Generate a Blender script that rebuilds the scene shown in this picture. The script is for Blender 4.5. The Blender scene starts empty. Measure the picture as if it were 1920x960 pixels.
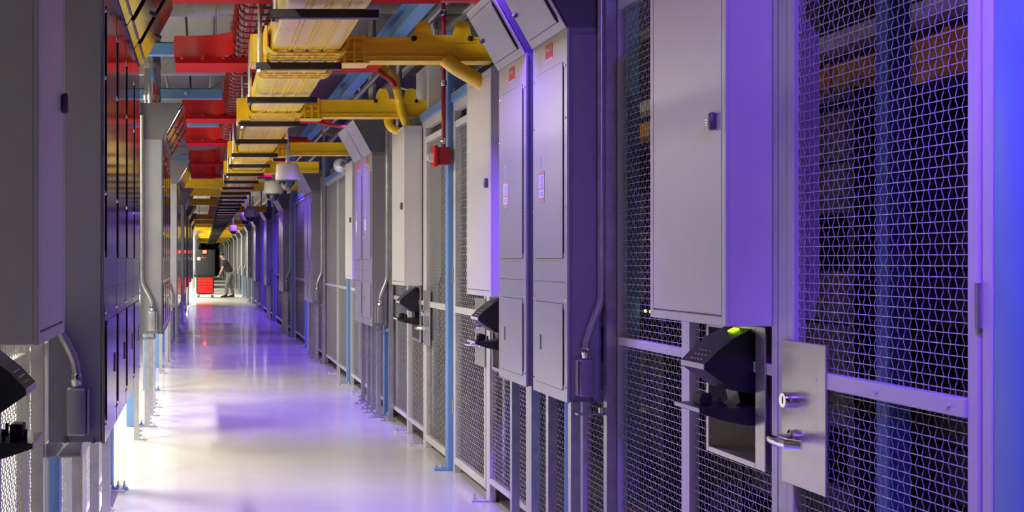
import bpy, bmesh, math, random
from mathutils import Vector, Matrix
random.seed(7)
R = math.radians
scene = bpy.context.scene
COL = scene.collection

# ------------------------------------------------------------------ camera
EYE = 1.45
cam_d = bpy.data.cameras.new('camera')
cam = bpy.data.objects.new('camera', cam_d)
COL.objects.link(cam)
cam.location = (0, 0, EYE)
cam.rotation_euler = (R(90), 0, 0)
cam_d.sensor_width = 36
cam_d.lens = 36 * 2300 / 1920
cam_d.shift_x = 580 / 1920
cam_d.shift_y = 8 / 1920
cam_d.clip_start = 0.05
cam_d.clip_end = 300
scene.camera = cam

# ------------------------------------------------------------------ world, exposure
w = bpy.data.worlds.new('world')
scene.world = w
w.use_nodes = True
w.node_tree.nodes['Background'].inputs[0].default_value = (0.5, 0.5, 0.6, 1)
w.node_tree.nodes['Background'].inputs[1].default_value = 0.006
vs = scene.view_settings
vs.view_transform = 'Standard'
vs.look = 'None'
vs.gamma = 1
vs.use_curve_mapping = False
vs.exposure = 0.13

WARM = (1.0, 0.93, 0.80)
BLUE = (0.20, 0.06, 1.0)

def area_light(loc, target, size, size_y, power, col, spread=180):
    d = bpy.data.lights.new('lamp_light', 'AREA')
    d.shape = 'RECTANGLE'
    d.size = size
    d.size_y = size_y
    d.energy = power
    d.color = col
    d.spread = R(spread)
    o = bpy.data.objects.new('lamp_light', d)
    COL.objects.link(o)
    o.location = loc
    v = Vector(target) - Vector(loc)
    o.rotation_euler = v.to_track_quat('-Z', 'Y').to_euler()
    return o

# each fixture: (x, y, z, power)  -- the lamps that hang in the place
STRIPS = ([(-2.0, y, 2.95, p) for y, p in ((3.62, 26), (5.4, 76), (8.5, 165), (11.4, 155),
           (14.0, 130), (16.2, 50))]
          + [(-1.3, 43.4, 2.95, 200), (-1.3, 46.2, 2.95, 120), (-1.3, 48.9, 2.95, 330), (-1.3, 50.2, 2.95, 300), (-1.3, 55.0, 2.95, 250), (-1.3, 61.2, 2.95, 300), (-1.3, 73.0, 2.95, 300), (-1.3, 85.0, 2.95, 300), (-1.3, 100.0, 2.95, 300)])
FLOODS = [  # blue LED downlights above the right-hand panels: location, aim, power, cone
    ((0.95, 0.5, 3.6), (1.62, 3.2, 1.2), 290, 70),
    ((0.85, 1.9, 3.0), (1.74, 2.60, 1.35), 190, 56),
    ((1.15, 5.70, 3.3), (1.15, 5.80, 0.0), 470, 94),
    ((1.15, 11.75, 3.3), (1.15, 11.85, 0.0), 480, 84),
    ((1.15, 17.8, 3.3), (1.15, 17.9, 0.0), 380, 120),
    ((1.15, 21.0, 3.3), (1.10, 21.6, 0.0), 260, 125),
    ((1.15, 24.0, 3.3), (1.10, 24.6, 0.0), 270, 125),
    ((1.15, 27.0, 3.3), (1.10, 27.6, 0.0), 270, 125),
    ((1.15, 30.0, 3.3), (1.10, 30.6, 0.0), 270, 125),
    ((1.15, 33.0, 3.3), (1.10, 33.6, 0.0), 270, 125),
    ((1.15, 36.5, 3.3), (1.10, 37.0, 0.0), 240, 125),
]
FILL = [  # added unseen white fill above the corridor, to brighten the yellow arms
    ((-0.30, 3.8, 3.38), (1.15, 7.2, 2.6), 130, 56),
]
for (x, y, z, p) in STRIPS:
    area_light((x, y, z - 0.075), (x, y, 0), 0.14, 1.2, p, WARM)
for n_, (loc, aim, p, cone) in enumerate(FLOODS + FILL):
    d = bpy.data.lights.new('flood_light', 'SPOT')
    d.energy = p
    d.color = BLUE if n_ < len(FLOODS) else WARM
    d.spot_size = R(cone)
    d.spot_blend = 0.8
    d.shadow_soft_size = 0.06
    o = bpy.data.objects.new('flood_light', d)
    COL.objects.link(o)
    v = (Vector(aim) - Vector(loc)).normalized()
    o.location = Vector(loc) + v * 0.09
    o.rotation_euler = v.to_track_quat('-Z', 'Y').to_euler()

# ------------------------------------------------------------------ materials
MATS = {}
def mat(name, col, rough=0.45, metal=0.0, noise=0.06, nscale=6.0, stretch=(1, 1, 1), rvar=0.06, bump=0.0,
        bscale=80.0, coat=0.0, emit=None, estr=0.0, trans=0.0, alpha=None, spec=0.5, aniso=0.0):
    m = bpy.data.materials.new(name)
    m.use_nodes = True
    nt = m.node_tree
    b = nt.nodes['Principled BSDF']
    tc = nt.nodes.new('ShaderNodeTexCoord')
    mp = nt.nodes.new('ShaderNodeMapping')
    mp.inputs['Scale'].default_value = stretch
    nt.links.new(tc.outputs['Object'], mp.inputs['Vector'])
    n = nt.nodes.new('ShaderNodeTexNoise')
    n.inputs['Scale'].default_value = nscale
    n.inputs['Detail'].default_value = 4
    nt.links.new(mp.outputs['Vector'], n.inputs['Vector'])
    r = nt.nodes.new('ShaderNodeValToRGB')
    r.color_ramp.elements[0].position = 0.3
    r.color_ramp.elements[1].position = 0.7
    r.color_ramp.elements[0].color = tuple(max(0, c * (1 - noise)) for c in col) + (1,)
    r.color_ramp.elements[1].color = tuple(min(1, c * (1 + noise)) for c in col) + (1,)
    nt.links.new(n.outputs['Fac'], r.inputs['Fac'])
    nt.links.new(r.outputs['Color'], b.inputs['Base Color'])
    mr = nt.nodes.new('ShaderNodeMapRange')
    mr.inputs['To Min'].default_value = max(0.02, rough - rvar)
    mr.inputs['To Max'].default_value = min(1, rough + rvar)
    nt.links.new(n.outputs['Fac'], mr.inputs['Value'])
    nt.links.new(mr.outputs['Result'], b.inputs['Roughness'])
    b.inputs['Metallic'].default_value = metal
    b.inputs['Coat Weight'].default_value = coat
    b.inputs['Specular IOR Level'].default_value = spec
    b.inputs['Transmission Weight'].default_value = trans
    b.inputs['Anisotropic'].default_value = aniso
    if bump:
        n2 = nt.nodes.new('ShaderNodeTexNoise')
        n2.inputs['Scale'].default_value = bscale
        nt.links.new(mp.outputs['Vector'], n2.inputs['Vector'])
        bp = nt.nodes.new('ShaderNodeBump')
        bp.inputs['Strength'].default_value = bump
        bp.inputs['Distance'].default_value = 0.01
        nt.links.new(n2.outputs['Fac'], bp.inputs['Height'])
        nt.links.new(bp.outputs['Normal'], b.inputs['Normal'])
    if emit:
        b.inputs['Emission Color'].default_value = emit + (1,)
        b.inputs['Emission Strength'].default_value = estr
    MATS[name] = m
    return m

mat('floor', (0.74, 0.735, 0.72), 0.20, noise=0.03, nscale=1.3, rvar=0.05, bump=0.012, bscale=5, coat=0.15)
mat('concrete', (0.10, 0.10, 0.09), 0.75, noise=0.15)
mat('ceiling', (0.40, 0.385, 0.34), 0.7, noise=0.06)
mat('wall', (0.72, 0.70, 0.64), 0.7)
mat('wallgrey', (0.24, 0.235, 0.22), 0.7)
mat('darkwall', (0.10, 0.10, 0.11), 0.8)
mat('white', (0.74, 0.72, 0.67), 0.42, noise=0.02, bump=0.01, bscale=300)
mat('cream', (0.66, 0.63, 0.56), 0.5, noise=0.03)
mat('fence', (0.66, 0.65, 0.62), 0.42, noise=0.03)
mat('wire', (0.62, 0.61, 0.60), 0.38, metal=0.3, noise=0.04)
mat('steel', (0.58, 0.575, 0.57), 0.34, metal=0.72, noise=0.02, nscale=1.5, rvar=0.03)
mat('gloss', (0.40, 0.40, 0.42), 0.09, metal=1.0, noise=0.04, rvar=0.03)
mat('plate', (0.62, 0.60, 0.56), 0.36, metal=0.85, noise=0.05, nscale=14)
mat('hood', (0.55, 0.555, 0.55), 0.38, metal=0.35, noise=0.03)
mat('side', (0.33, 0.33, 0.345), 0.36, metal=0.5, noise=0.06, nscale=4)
mat('sidedark', (0.16, 0.16, 0.165), 0.42, metal=0.4, noise=0.06)
mat('galv', (0.60, 0.60, 0.58), 0.33, metal=0.9, noise=0.12, nscale=25)
mat('chrome', (0.80, 0.80, 0.80), 0.14, metal=1.0, noise=0.02)
mat('blue', (0.16, 0.34, 0.62), 0.42, noise=0.05)
mat('yellow', (1.0, 0.66, 0.012), 0.32, noise=0.04, coat=0.25)
mat('ytray', (1.0, 0.74, 0.05), 0.30, noise=0.04, coat=0.3)
mat('orange', (0.78, 0.38, 0.025), 0.45)
mat('red', (0.72, 0.010, 0.008), 0.32, noise=0.05, coat=0.15)
mat('redwire', (0.42, 0.014, 0.014), 0.3, noise=0.06, coat=0.3)
mat('redshaded', (0.50, 0.008, 0.010), 0.7, noise=0.05, spec=0.15)  # underside shade of the cross trays put into a darker red
mat('redpipe', (0.42, 0.02, 0.03), 0.4)
mat('label_red', (0.72, 0.06, 0.02), 0.5)
mat('black', (0.014, 0.014, 0.016), 0.35, noise=0.1)
mat('blackmat', (0.014, 0.014, 0.015), 0.6, noise=0.1)
mat('rack', (0.020, 0.020, 0.026), 0.5, noise=0.15)
mat('paper', (0.80, 0.80, 0.78), 0.7)
mat('tan', (0.62, 0.40, 0.13), 0.6)
mat('ink', (0.05, 0.05, 0.05), 0.6)
mat('dome', (0.02, 0.022, 0.025), 0.06, coat=1.0)
mat('camwhite', (0.70, 0.69, 0.65), 0.4)
mat('lens', (0.85, 0.85, 0.9), 0.08, coat=1.0, spec=0.9)
mat('green', (0.2, 0.8, 0.02), 0.5, emit=(0.45, 1.0, 0.02), estr=2.5)
mat('ledw', (0.8, 0.8, 0.7), 0.5, emit=(0.9, 1.0, 0.6), estr=6)
mat('ledr', (0.8, 0.02, 0.1), 0.5, emit=(1.0, 0.02, 0.15), estr=1.0)
mat('beacon', (0.9, 0.05, 0.02), 0.3, emit=(1.0, 0.05, 0.02), estr=11)
mat('lampwarm', (0.9, 0.9, 0.85), 0.5, emit=WARM, estr=9)
mat('lampblue', (0.2, 0.1, 0.9), 0.4, emit=BLUE, estr=18)
mat('greencable', (0.03, 0.35, 0.08), 0.5)
mat('skin', (0.62, 0.38, 0.28), 0.55)
mat('hair', (0.06, 0.035, 0.02), 0.6)
mat('shirt', (0.028, 0.028, 0.032), 0.75)
mat('trousers', (0.17, 0.17, 0.18), 0.8)
mat('rubber', (0.02, 0.02, 0.02), 0.7)

# ------------------------------------------------------------------ mesh helpers
class MB:
    def __init__(self):
        self.bm = bmesh.new()

    def box(self, x0, x1, y0, y1, z0, z1, bev=0.0, seg=1):
        x0, x1 = min(x0, x1), max(x0, x1)
        y0, y1 = min(y0, y1), max(y0, y1)
        z0, z1 = min(z0, z1), max(z0, z1)
        bm = self.bm
        v = [bm.verts.new(p) for p in ((x0, y0, z0), (x1, y0, z0), (x1, y1, z0), (x0, y1, z0),
                                       (x0, y0, z1), (x1, y0, z1), (x1, y1, z1), (x0, y1, z1))]
        fs = [bm.faces.new([v[i] for i in q]) for q in
              ((3, 2, 1, 0), (4, 5, 6, 7), (0, 1, 5, 4), (1, 2, 6, 5), (2, 3, 7, 6), (3, 0, 4, 7))]
        if bev:
            es = list({e for f in fs for e in f.edges})
            bmesh.ops.bevel(bm, geom=es, offset=bev, segments=seg, affect='EDGES', profile=0.5)
        return self

    def prism(self, pts, a, b, axis='y'):
        """closed polygon pts=[(p,q)] extruded from a to b. axis y: (x,z); axis x: (y,z); axis z: (x,y)"""
        def P(p, q, t):
            return {'y': (p, t, q), 'x': (t, p, q), 'z': (p, q, t)}[axis]
        bm = self.bm
        A = [bm.verts.new(P(p, q, a)) for p, q in pts]
        B = [bm.verts.new(P(p, q, b)) for p, q in pts]
        n = len(pts)
        bm.faces.new(A)
        bm.faces.new(B[::-1])
        for i in range(n):
            j = (i + 1) % n
            bm.faces.new((A[i], B[i], B[j], A[j]))
        return self

    def tube(self, path, r, n=8, cap=True):
        bm = self.bm
        path = [Vector(p) for p in path]
        rs = r if isinstance(r, (list, tuple)) else [r] * len(path)
        rings = []
        up = None
        for i, p in enumerate(path):
            d = (path[min(i + 1, len(path) - 1)] - path[max(i - 1, 0)]).normalized()
            if up is None:
                up = Vector((0, 0, 1)) if abs(d.z) < 0.9 else Vector((1, 0, 0))
            a = d.cross(up)
            if a.length < 1e-4:
                a = d.orthogonal()
            a.normalize()
            b = a.cross(d).normalized()
            up = b
            rings.append([bm.verts.new(p + (a * math.cos(t) + b * math.sin(t)) * rs[i])
                          for t in (2 * math.pi * k / n for k in range(n))])
        for i in range(len(rings) - 1):
            for k in range(n):
                l = (k + 1) % n
                bm.faces.new((rings[i][k], rings[i][l], rings[i + 1][l], rings[i + 1][k]))
        if cap:
            bm.faces.new(rings[0][::-1])
            bm.faces.new(rings[-1])
        return self

    def cyl(self, p0, p1, r, n=12):
        return self.tube([p0, p1], r, n)

    def lathe(self, prof, c, n=20, axis='z'):
        """prof = [(r, t)] along axis from centre c"""
        bm = self.bm
        rings = []
        for r, t in prof:
            ring = []
            for k in range(n):
                a = 2 * math.pi * k / n
                u, v = r * math.cos(a), r * math.sin(a)
                off = {'z': (u, v, t), 'x': (t, u, v), 'y': (u, t, v)}[axis]
                ring.append(bm.verts.new(Vector(c) + Vector(off)))
            rings.append(ring)
        for i in range(len(rings) - 1):
            for k in range(n):
                l = (k + 1) % n
                bm.faces.new((rings[i][k], rings[i][l], rings[i + 1][l], rings[i + 1][k]))
        bm.faces.new(rings[0])
        bm.faces.new(rings[-1][::-1])
        return self

    def sheet(self, path, z0, z1, th=0.004):
        """vertical sheet following a plan path [(x,y)]"""
        pts = [Vector((p[0], p[1])) for p in path]
        out = []
        for i, p in enumerate(pts):
            d = (pts[min(i + 1, len(pts) - 1)] - pts[max(i - 1, 0)]).normalized()
            out.append(p + Vector((-d.y, d.x)) * th)
        poly = [(p.x, p.y) for p in pts] + [(p.x, p.y) for p in out[::-1]]
        return self.prism(poly, z0, z1, axis='z')

    def mesh(self, name):
        bm = self.bm
        bmesh.ops.recalc_face_normals(bm, faces=bm.faces)
        for f in bm.faces:
            f.smooth = True
        me = bpy.data.meshes.new(name)
        bm.to_mesh(me)
        bm.free()
        me.set_sharp_from_angle(angle=R(35))
        return me

CACHE = {}
def part(name, parent, material, key, fn, loc=None, rot=None, kind=None, label=None):
    """a mesh object under parent; fn(mb) draws it once for each key"""
    k = (name, material, key)
    if key is None or k not in CACHE:
        mb = MB()
        fn(mb)
        me = mb.mesh(name)
        me.materials.append(MATS[material])
        if key is not None:
            CACHE[k] = me
    else:
        me = CACHE[k]
    o = bpy.data.objects.new(name, me)
    COL.objects.link(o)
    if parent is not None:
        o.parent = parent
    if loc is not None:
        o.location = loc
    if rot is not None:
        o.rotation_euler = rot
    if kind:
        o['kind'] = kind
    if label:
        o['label'] = label
    return o

def thing(name, label, cat, loc=(0, 0, 0), group=None, rot=None):
    o = bpy.data.objects.new(name, None)
    COL.objects.link(o)
    o.empty_display_size = 0.1
    o.location = loc
    if rot:
        o.rotation_euler = rot
    o['label'] = label
    o['category'] = cat
    if group:
        o['group'] = group
    return o

def single(name, label, cat, material, fn, loc=(0, 0, 0), key=None, group=None):
    o = part(name, None, material, key, fn, loc=loc)
    o['label'] = label
    o['category'] = cat
    if group:
        o['group'] = group
    return o

def struct(name, material, fn, label=None):
    o = part(name, None, material, None, fn, kind='structure')
    if label:
        o['label'] = label
    return o

_U = ['first', 'second', 'third', 'fourth', 'fifth', 'sixth', 'seventh', 'eighth', 'ninth']
ORD = _U + ['tenth', 'eleventh', 'twelfth', 'thirteenth', 'fourteenth', 'fifteenth', 'sixteenth', 'seventeenth', 'eighteenth', 'nineteenth']
for _t, _o in (('twenty', 'twentieth'), ('thirty', 'thirtieth'), ('forty', 'fortieth'), ('fifty', 'fiftieth')):
    ORD += [_o] + ['%s-%s' % (_t, u) for u in _U]
def nth(i, what, rest):
    """'nearest ...' for 0, then 'second ... from the camera'"""
    return ('nearest %s %s' % (what, rest)) if i == 0 else ('%s %s from the camera %s' % (ORD[i], what, rest))

SIDE = {1: 'right', -1: 'left'}

# ------------------------------------------------------------------ the room shell
YEND = 122.0
struct('floor', 'floor', lambda m: m.box(-7, 6.5, -5, YEND, -0.1, 0))
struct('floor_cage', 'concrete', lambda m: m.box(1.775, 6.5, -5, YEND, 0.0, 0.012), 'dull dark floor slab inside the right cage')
ceil = struct('ceiling', 'darkwall', lambda m: m.box(-7, 6.5, -5, YEND, 4.30, 4.40))
for i in range(22):
    x = -6.9 + i * 0.61
    part('ceiling_panel', ceil, 'ceiling', 'cp', lambda m: m.box(0.012, 0.598, -5, YEND, 4.24, 4.30, 0.008), loc=(x, 0, 0))
struct('wall_left', 'wallgrey', lambda m: m.box(-7.1, -7.0, -5, YEND, 0, 4.3))
struct('wall_right', 'darkwall', lambda m: m.box(6.5, 6.6, -5, YEND, 0, 4.3))
struct('wall_back', 'darkwall', lambda m: m.box(-7, 6.5, -5.1, -5.0, 0, 4.3))
struct('wall_end', 'darkwall', lambda m: m.box(-7, 6.5, YEND, YEND + 0.1, 0, 4.3))

# ------------------------------------------------------------------ lamps (fixtures)
for i, (x, y, z, p) in enumerate(STRIPS):
    if x < 0:
        lab = nth(i, 'white strip light', 'hanging beyond the left wall')
    else:
        lab = nth(i - len([s for s in STRIPS if s[0] < 0]), 'white strip light', 'above the yellow trough')
    t = thing('strip_light', lab, 'light', (x, y, z), 'white strip lights')
    part('housing', t, 'white', 'sl', lambda m: m.prism([(-0.09, 0), (0.09, 0), (0.06, 0.06), (-0.06, 0.06)], -0.65, 0.65))
    part('diffuser', t, 'lampwarm', 'sl', lambda m: m.box(-0.07, 0.07, -0.62, 0.62, -0.04, 0, 0.01))
    for s in (-0.5, 0.5):
        part('hanger_rod', t, 'galv', 'slr%.2f' % z, lambda m: m.cyl((0, 0, 0.05), (0, 0, 4.24 - z), 0.005, 6), loc=(0, s, 0))
for i, (loc, aim, p, cone) in enumerate(FLOODS + FILL):
    v = (Vector(aim) - Vector(loc)).normalized()
    bl = i < len(FLOODS)
    t = (thing('blue_flood_lamp', nth(i, 'blue flood lamp', 'added out of view to brighten the yellow arms'), 'lamp', loc, 'blue flood lamps') if bl else
         thing('added_fill_lamp', nth(i - len(FLOODS), 'white flood lamp', 'added out of view to brighten the yellow arms'), 'lamp', loc, 'added fill lamps'))
    q = v.to_track_quat('-Z', 'Y').to_euler()
    part('housing', t, 'blackmat', 'fh', lambda m: m.lathe([(0.03, 0.10), (0.06, 0.06), (0.06, -0.05), (0.052, -0.05), (0.052, -0.03)], (0, 0, 0), 16), rot=q)
    part('lens', t, 'lampblue' if bl else 'lampwarm', 'fl', lambda m: m.lathe([(0.050, -0.030), (0.050, -0.038)], (0, 0, 0), 16), rot=q)
    part('bracket', t, 'blackmat', 'fb%.2f' % loc[2], lambda m: m.cyl((0, 0, 0.07), (0, 0, 4.24 - loc[2]), 0.012, 8))

# ------------------------------------------------------------------ wire mesh panels
PITCH = 0.0254
def wire_mesh(w, h, pitch=PITCH, rad=0.0017):
    key = ('wm', round(w, 3), round(h, 3), round(pitch, 4))
    if key in CACHE:
        return CACHE[key]
    V, F = [], []
    cs = [(math.cos(a), math.sin(a)) for a in (R(90), R(210), R(330))]
    amp = 0.0021
    def run(pts, vert):
        base = len(V)
        for (x, y, z) in pts:
            for c, s in cs:
                if vert:
                    V.append((x + c * rad, y + s * rad, z))
                else:
                    V.append((x + c * rad, y, z + s * rad))
        for i in range(len(pts) - 1):
            for k in range(3):
                l = (k + 1) % 3
                F.append((base + i * 3 + k, base + i * 3 + l, base + i * 3 + 3 + l, base + i * 3 + 3 + k))
    nv = max(1, int(w / pitch))
    nh = max(1, int(h / pitch))
    py, pz = w / nv, h / nh
    for j in range(nv):
        y = (j + 0.5) * py
        pts = [(0, y, 0)]
        for i in range(nh):
            z = (i + 0.5) * pz
            a = amp if (i + j) % 2 else -amp
            pts += [(a, y, z - pz * 0.26), (a, y, z + pz * 0.26)]
        pts.append((0, y, h))
        run(pts, True)
    for i in range(nh):
        z = (i + 0.5) * pz
        run([(0, 0, z), (0, w, z)], False)
    me = bpy.data.meshes.new('wire_mesh')
    me.from_pydata(V, [], F)
    for p in me.polygons:
        p.use_smooth = True
    me.materials.append(MATS['wire'])
    CACHE[key] = me
    return me

def mesh_part(parent, s, y, z, w, h, xo=0.018, pitch=PITCH):
    o = bpy.data.objects.new('wire_mesh', wire_mesh(w, h, pitch))
    COL.objects.link(o)
    o.parent = parent
    o.location = (s * xo, y, z)
    o['kind'] = 'stuff'
    return o

FX = {1: 1.72, -1: -0.60}      # corridor faces of the two fences

def foot(parent, s, key='ft'):
    f = part('foot_plate', parent, 'fence', (key, s), lambda m: m.box(-s * 0.11, s * 0.03, 0.0, 0.05, 0, 0.010, 0.002))
    for k in (0.025, 0.085):
        part('bolt', f, 'chrome', (key, s, k), lambda m: (m.cyl((-s * k, 0.025, 0.010), (-s * k, 0.025, 0.022), 0.011, 6),
                                                         m.cyl((-s * k, 0.025, 0.02), (-s * k, 0.025, 0.045), 0.005, 6)))

TOPZ, MIDZ, BOTZ = 2.53, 1.117, 0.11
def fence_panel(s, y0, y1, label, near=True, pitch=PITCH, holes=None):
    wd = y1 - y0
    t = thing('fence_panel', label, 'fence', (FX[s], y0, 0), 'wire mesh fence panels on the %s' % SIDE[s])
    for yy in (0, wd - 0.035):
        st = part('stile', t, 'fence', ('fs', s), lambda m: m.prism(
            [(0, 0), (s * 0.036, 0), (s * 0.036, 0.006), (s * 0.006, 0.006), (s * 0.006, 0.035), (0, 0.035)], 0, TOPZ, axis='z'), loc=(0, yy, 0))
        if near:
            foot(st, s)
    a, b = 0.035, wd - 0.035
    for nm, z0, z1 in (('bottom_rail', BOTZ, BOTZ + 0.03), ('mid_rail', MIDZ - 0.017, MIDZ + 0.017), ('top_rail', TOPZ - 0.04, TOPZ)):
        part(nm, t, 'fence', ('fr', s, nm, round(wd, 3)), lambda m: m.box(0.0, s * 0.03, a, b, z0, z1, 0.002))
    if holes:
        # a reader box fills part of the lower mesh: (ya, yb, za, zb) relative to y0
        ya, yb, za, zb = holes
        mesh_part(t, s, a, BOTZ + 0.03, b - a, za - BOTZ - 0.03, pitch=pitch)
        if ya - a > 0.03:
            mesh_part(t, s, a, za, ya - a, zb - za, pitch=pitch)
        if b - yb > 0.03:
            mesh_part(t, s, yb, za, b - yb, zb - za, pitch=pitch)
        mesh_part(t, s, a, zb, b - a, TOPZ - 0.04 - zb, pitch=pitch)
    else:
        mesh_part(t, s, a, BOTZ + 0.03, b - a, MIDZ - 0.017 - BOTZ - 0.03, pitch=pitch)
        mesh_part(t, s, a, MIDZ + 0.017, b - a, TOPZ - 0.04 - MIDZ - 0.017, pitch=pitch)
    return t

def cage_door(s, yh, yl, label, near=True):
    """hinge at yh, latch at yl"""
    d = 1 if yl > yh else -1
    wd = abs(yl - yh)
    t = thing('cage_door', label, 'door', (FX[s], yh, 0), 'wire mesh cage doors')
    Y = lambda a: d * a
    fr = part('door_frame', t, 'fence', ('df', s, d, round(wd, 3)), lambda m: (
        m.box(0, s * 0.05, Y(0.0), Y(0.035), 0, TOPZ, 0.002),
        m.box(0, s * 0.05, Y(wd), Y(wd + 0.055), 0, TOPZ, 0.002),
        m.box(0, s * 0.05, Y(0.035), Y(wd), TOPZ - 0.06, TOPZ, 0.002)))
    leaf = part('door_leaf', t, 'fence', ('dl', s, d, round(wd, 3)), lambda m: (
        m.box(-s * 0.004, s * 0.034, Y(0.042), Y(0.082), 0.06, 2.40, 0.003),
        m.box(-s * 0.004, s * 0.034, Y(wd - 0.046), Y(wd - 0.006), 0.06, 2.40, 0.003),
        m.box(-s * 0.002, s * 0.034, Y(0.082), Y(wd - 0.046), 0.06, 0.11, 0.003),
        m.box(-s * 0.002, s * 0.034, Y(0.082), Y(wd - 0.046), 2.355, 2.40, 0.003)))
    rail = part('mid_rail', t, 'fence', ('dm', s, d, round(wd, 3)), lambda m: m.box(-s * 0.010, s * 0.02, Y(0.082), Y(wd - 0.046), MIDZ - 0.022, MIDZ + 0.022, 0.002))
    if near:
        for k in range(3):
            yy = Y(0.14 + k * (wd - 0.34) / 2)
            part('rivet', rail, 'fence', ('rv', s), lambda m: m.lathe([(0.007, 0), (0.006, -s * 0.003), (0.003, -s * 0.005)], (0, 0, 0), 10, 'x'), loc=(-s * 0.010, yy, MIDZ))
    a, b = 0.082, wd - 0.046
    y0 = min(Y(a), Y(b))
    mesh_part(t, s, y0, 0.11, b - a, MIDZ - 0.022 - 0.11, xo=0.012)
    mesh_part(t, s, y0, MIDZ + 0.022, b - a, 2.355 - MIDZ - 0.022, xo=0.012)
    # lock plate with cylinder and lever
    pl = part('lock_plate', t, 'plate', ('lp', s, d, round(wd, 3)), lambda m: m.box(-s * 0.014, -s * 0.006, Y(wd - 0.25), Y(wd + 0.004), 0.80, 1.217, 0.002), label='brushed steel lock plate')
    part('lock_cylinder', pl, 'chrome', ('lc', s, d, round(wd, 3)), lambda m: (
        m.lathe([(0.024, -s * 0.014), (0.024, -s * 0.045), (0.021, -s * 0.050)], (0, Y(wd - 0.075), 1.047), 20, 'x'),
        m.box(-s * 0.050, -s * 0.052, Y(wd - 0.077), Y(wd - 0.073), 1.037, 1.057)), label='chrome lock cylinder')
    yb = wd - 0.075
    part('lever_handle', pl, 'chrome', ('lh', s, d, round(wd, 3)), lambda m: (
        m.lathe([(0.026, -s * 0.014), (0.026, -s * 0.026), (0.014, -s * 0.030)], (0, Y(yb), 0.937), 20, 'x'),
        m.tube([(-s * 0.02, Y(yb), 0.937), (-s * 0.06, Y(yb), 0.937), (-s * 0.085, Y(yb - 0.012), 0.937), (-s * 0.09, Y(yb - 0.05), 0.937),
                (-s * 0.088, Y(yb - 0.11), 0.937), (-s * 0.06, Y(yb - 0.135), 0.937)], [0.014, 0.014, 0.015, 0.0155, 0.014, 0.012], 10)), label='chrome lever handle')
    for hz in (0.4, 1.3, 2.1):
        part('hinge', t, 'plate', ('hg', s, d), lambda m: m.cyl((-s * 0.006, Y(0.038), 0), (-s * 0.006, Y(0.038), 0.1), 0.008, 8), loc=(0, 0, hz))
    return t

# ------------------------------------------------------------------ steel posts, rails, struts
def steel_post(s, y, label, top=3.02, near=True, xo=0.0):
    t = thing('steel_post', label, 'post', (FX[s] + s * (xo - 0.035), y, 0), 'blue steel posts on the %s' % SIDE[s])
    part('column', t, 'blue', ('sp', s, round(top, 2)), lambda m: (m.box(0, s * 0.10, 0, 0.10, 0.0, top, 0.006, 2)))
    bp = part('base_plate', t, 'blue', ('sb', s), lambda m: m.box(-s * 0.09, 0, 0.015, 0.085, 0, 0.012, 0.002))
    if near:
        for k in (0.03, 0.07):
            part('bolt', bp, 'chrome', ('sbb', s, k), lambda m: (m.cyl((-s * k, 0.05, 0.012), (-s * k, 0.05, 0.026), 0.012, 6),
                                                               m.cyl((-s * k, 0.05, 0.02), (-s * k, 0.05, 0.05), 0.006, 6)))
    return t

def strut(x, y, h, label, s, near=True):
    t = thing('strut_support', label, 'strut', (x, y, 0), 'galvanised strut legs')
    part('channel', t, 'galv', ('su', s, round(h, 2)), lambda m: m.prism(
        [(-0.02, -0.02), (0.02, -0.02), (0.02, 0.02), (0.008, 0.02), (0.008, 0.016), (0.016, 0.016), (0.016, -0.016),
         (-0.016, -0.016), (-0.016, 0.016), (-0.008, 0.016), (-0.008, 0.02), (-0.02, 0.02)], 0, h, axis='z'))
    f = part('foot_bracket', t, 'galv', ('sf', s), lambda m: (m.box(-s * 0.09, s * 0.0, -0.02, 0.02, 0, 0.006),
                                                       m.box(-s * 0.020, -s * 0.026, -0.02, 0.02, 0, 0.09)))
    if near:
        part('bolt', f, 'chrome', ('sfb', s), lambda m: (m.cyl((-s * 0.062, 0, 0.006), (-s * 0.062, 0, 0.03), 0.010, 6)))
        for hz in (0.035, 0.07):
            part('bolt', f, 'chrome', ('sfc', s, hz), lambda m: m.cyl((-s * 0.026, 0, hz), (-s * 0.044, 0, hz), 0.010, 6))
    return t

# ------------------------------------------------------------------ cabinets and readers
def wall_cabinet(s, y0, y1, xf, label, latch_far=False, z0=1.25, z1=2.505, near=True):
    wd = y1 - y0
    xb = FX[s] - s * 0.001
    dp = abs(xb - xf)
    t = thing('wall_cabinet', label, 'cabinet', (xf, y0, z0), 'white wall cabinets')
    h = z1 - z0
    k = (s, round(wd, 3), round(dp, 3), round(h, 3))
    part('body', t, 'white', k, lambda m: m.box(s * 0.012, s * dp, 0, wd, 0, h, 0.003))
    part('front_rim', t, 'white', k, lambda m: (
        m.box(0, s * 0.012, 0, 0.028, 0, h, 0.002), m.box(0, s * 0.012, wd - 0.028, wd, 0, h, 0.002),
        m.box(0, s * 0.012, 0.028, wd - 0.028, 0, 0.028, 0.002), m.box(0, s * 0.012, 0.028, wd - 0.028, h - 0.028, h, 0.002)))
    dr = part('door', t, 'white', k, lambda m: m.box(0.0005 * s, s * 0.009, 0.033, wd - 0.033, 0.033, h - 0.033, 0.0015))
    ly = wd - 0.075 if latch_far else 0.075
    lz = h * 0.5
    lt = part('latch', dr, 'sidedark', ('la', s), lambda m: m.box(0, -s * 0.020, -0.011, 0.011, -0.028, 0.028, 0.007, 2), loc=(0, ly, lz), label='small dark latch')
    if near:
        part('key_pins', lt, 'chrome', ('kp', s), lambda m: [m.cyl((-s * 0.018, 0.012, q), (-s * 0.018, 0.026, q), 0.002, 6) for q in (-0.008, 0, 0.008)])
    return t

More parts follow.
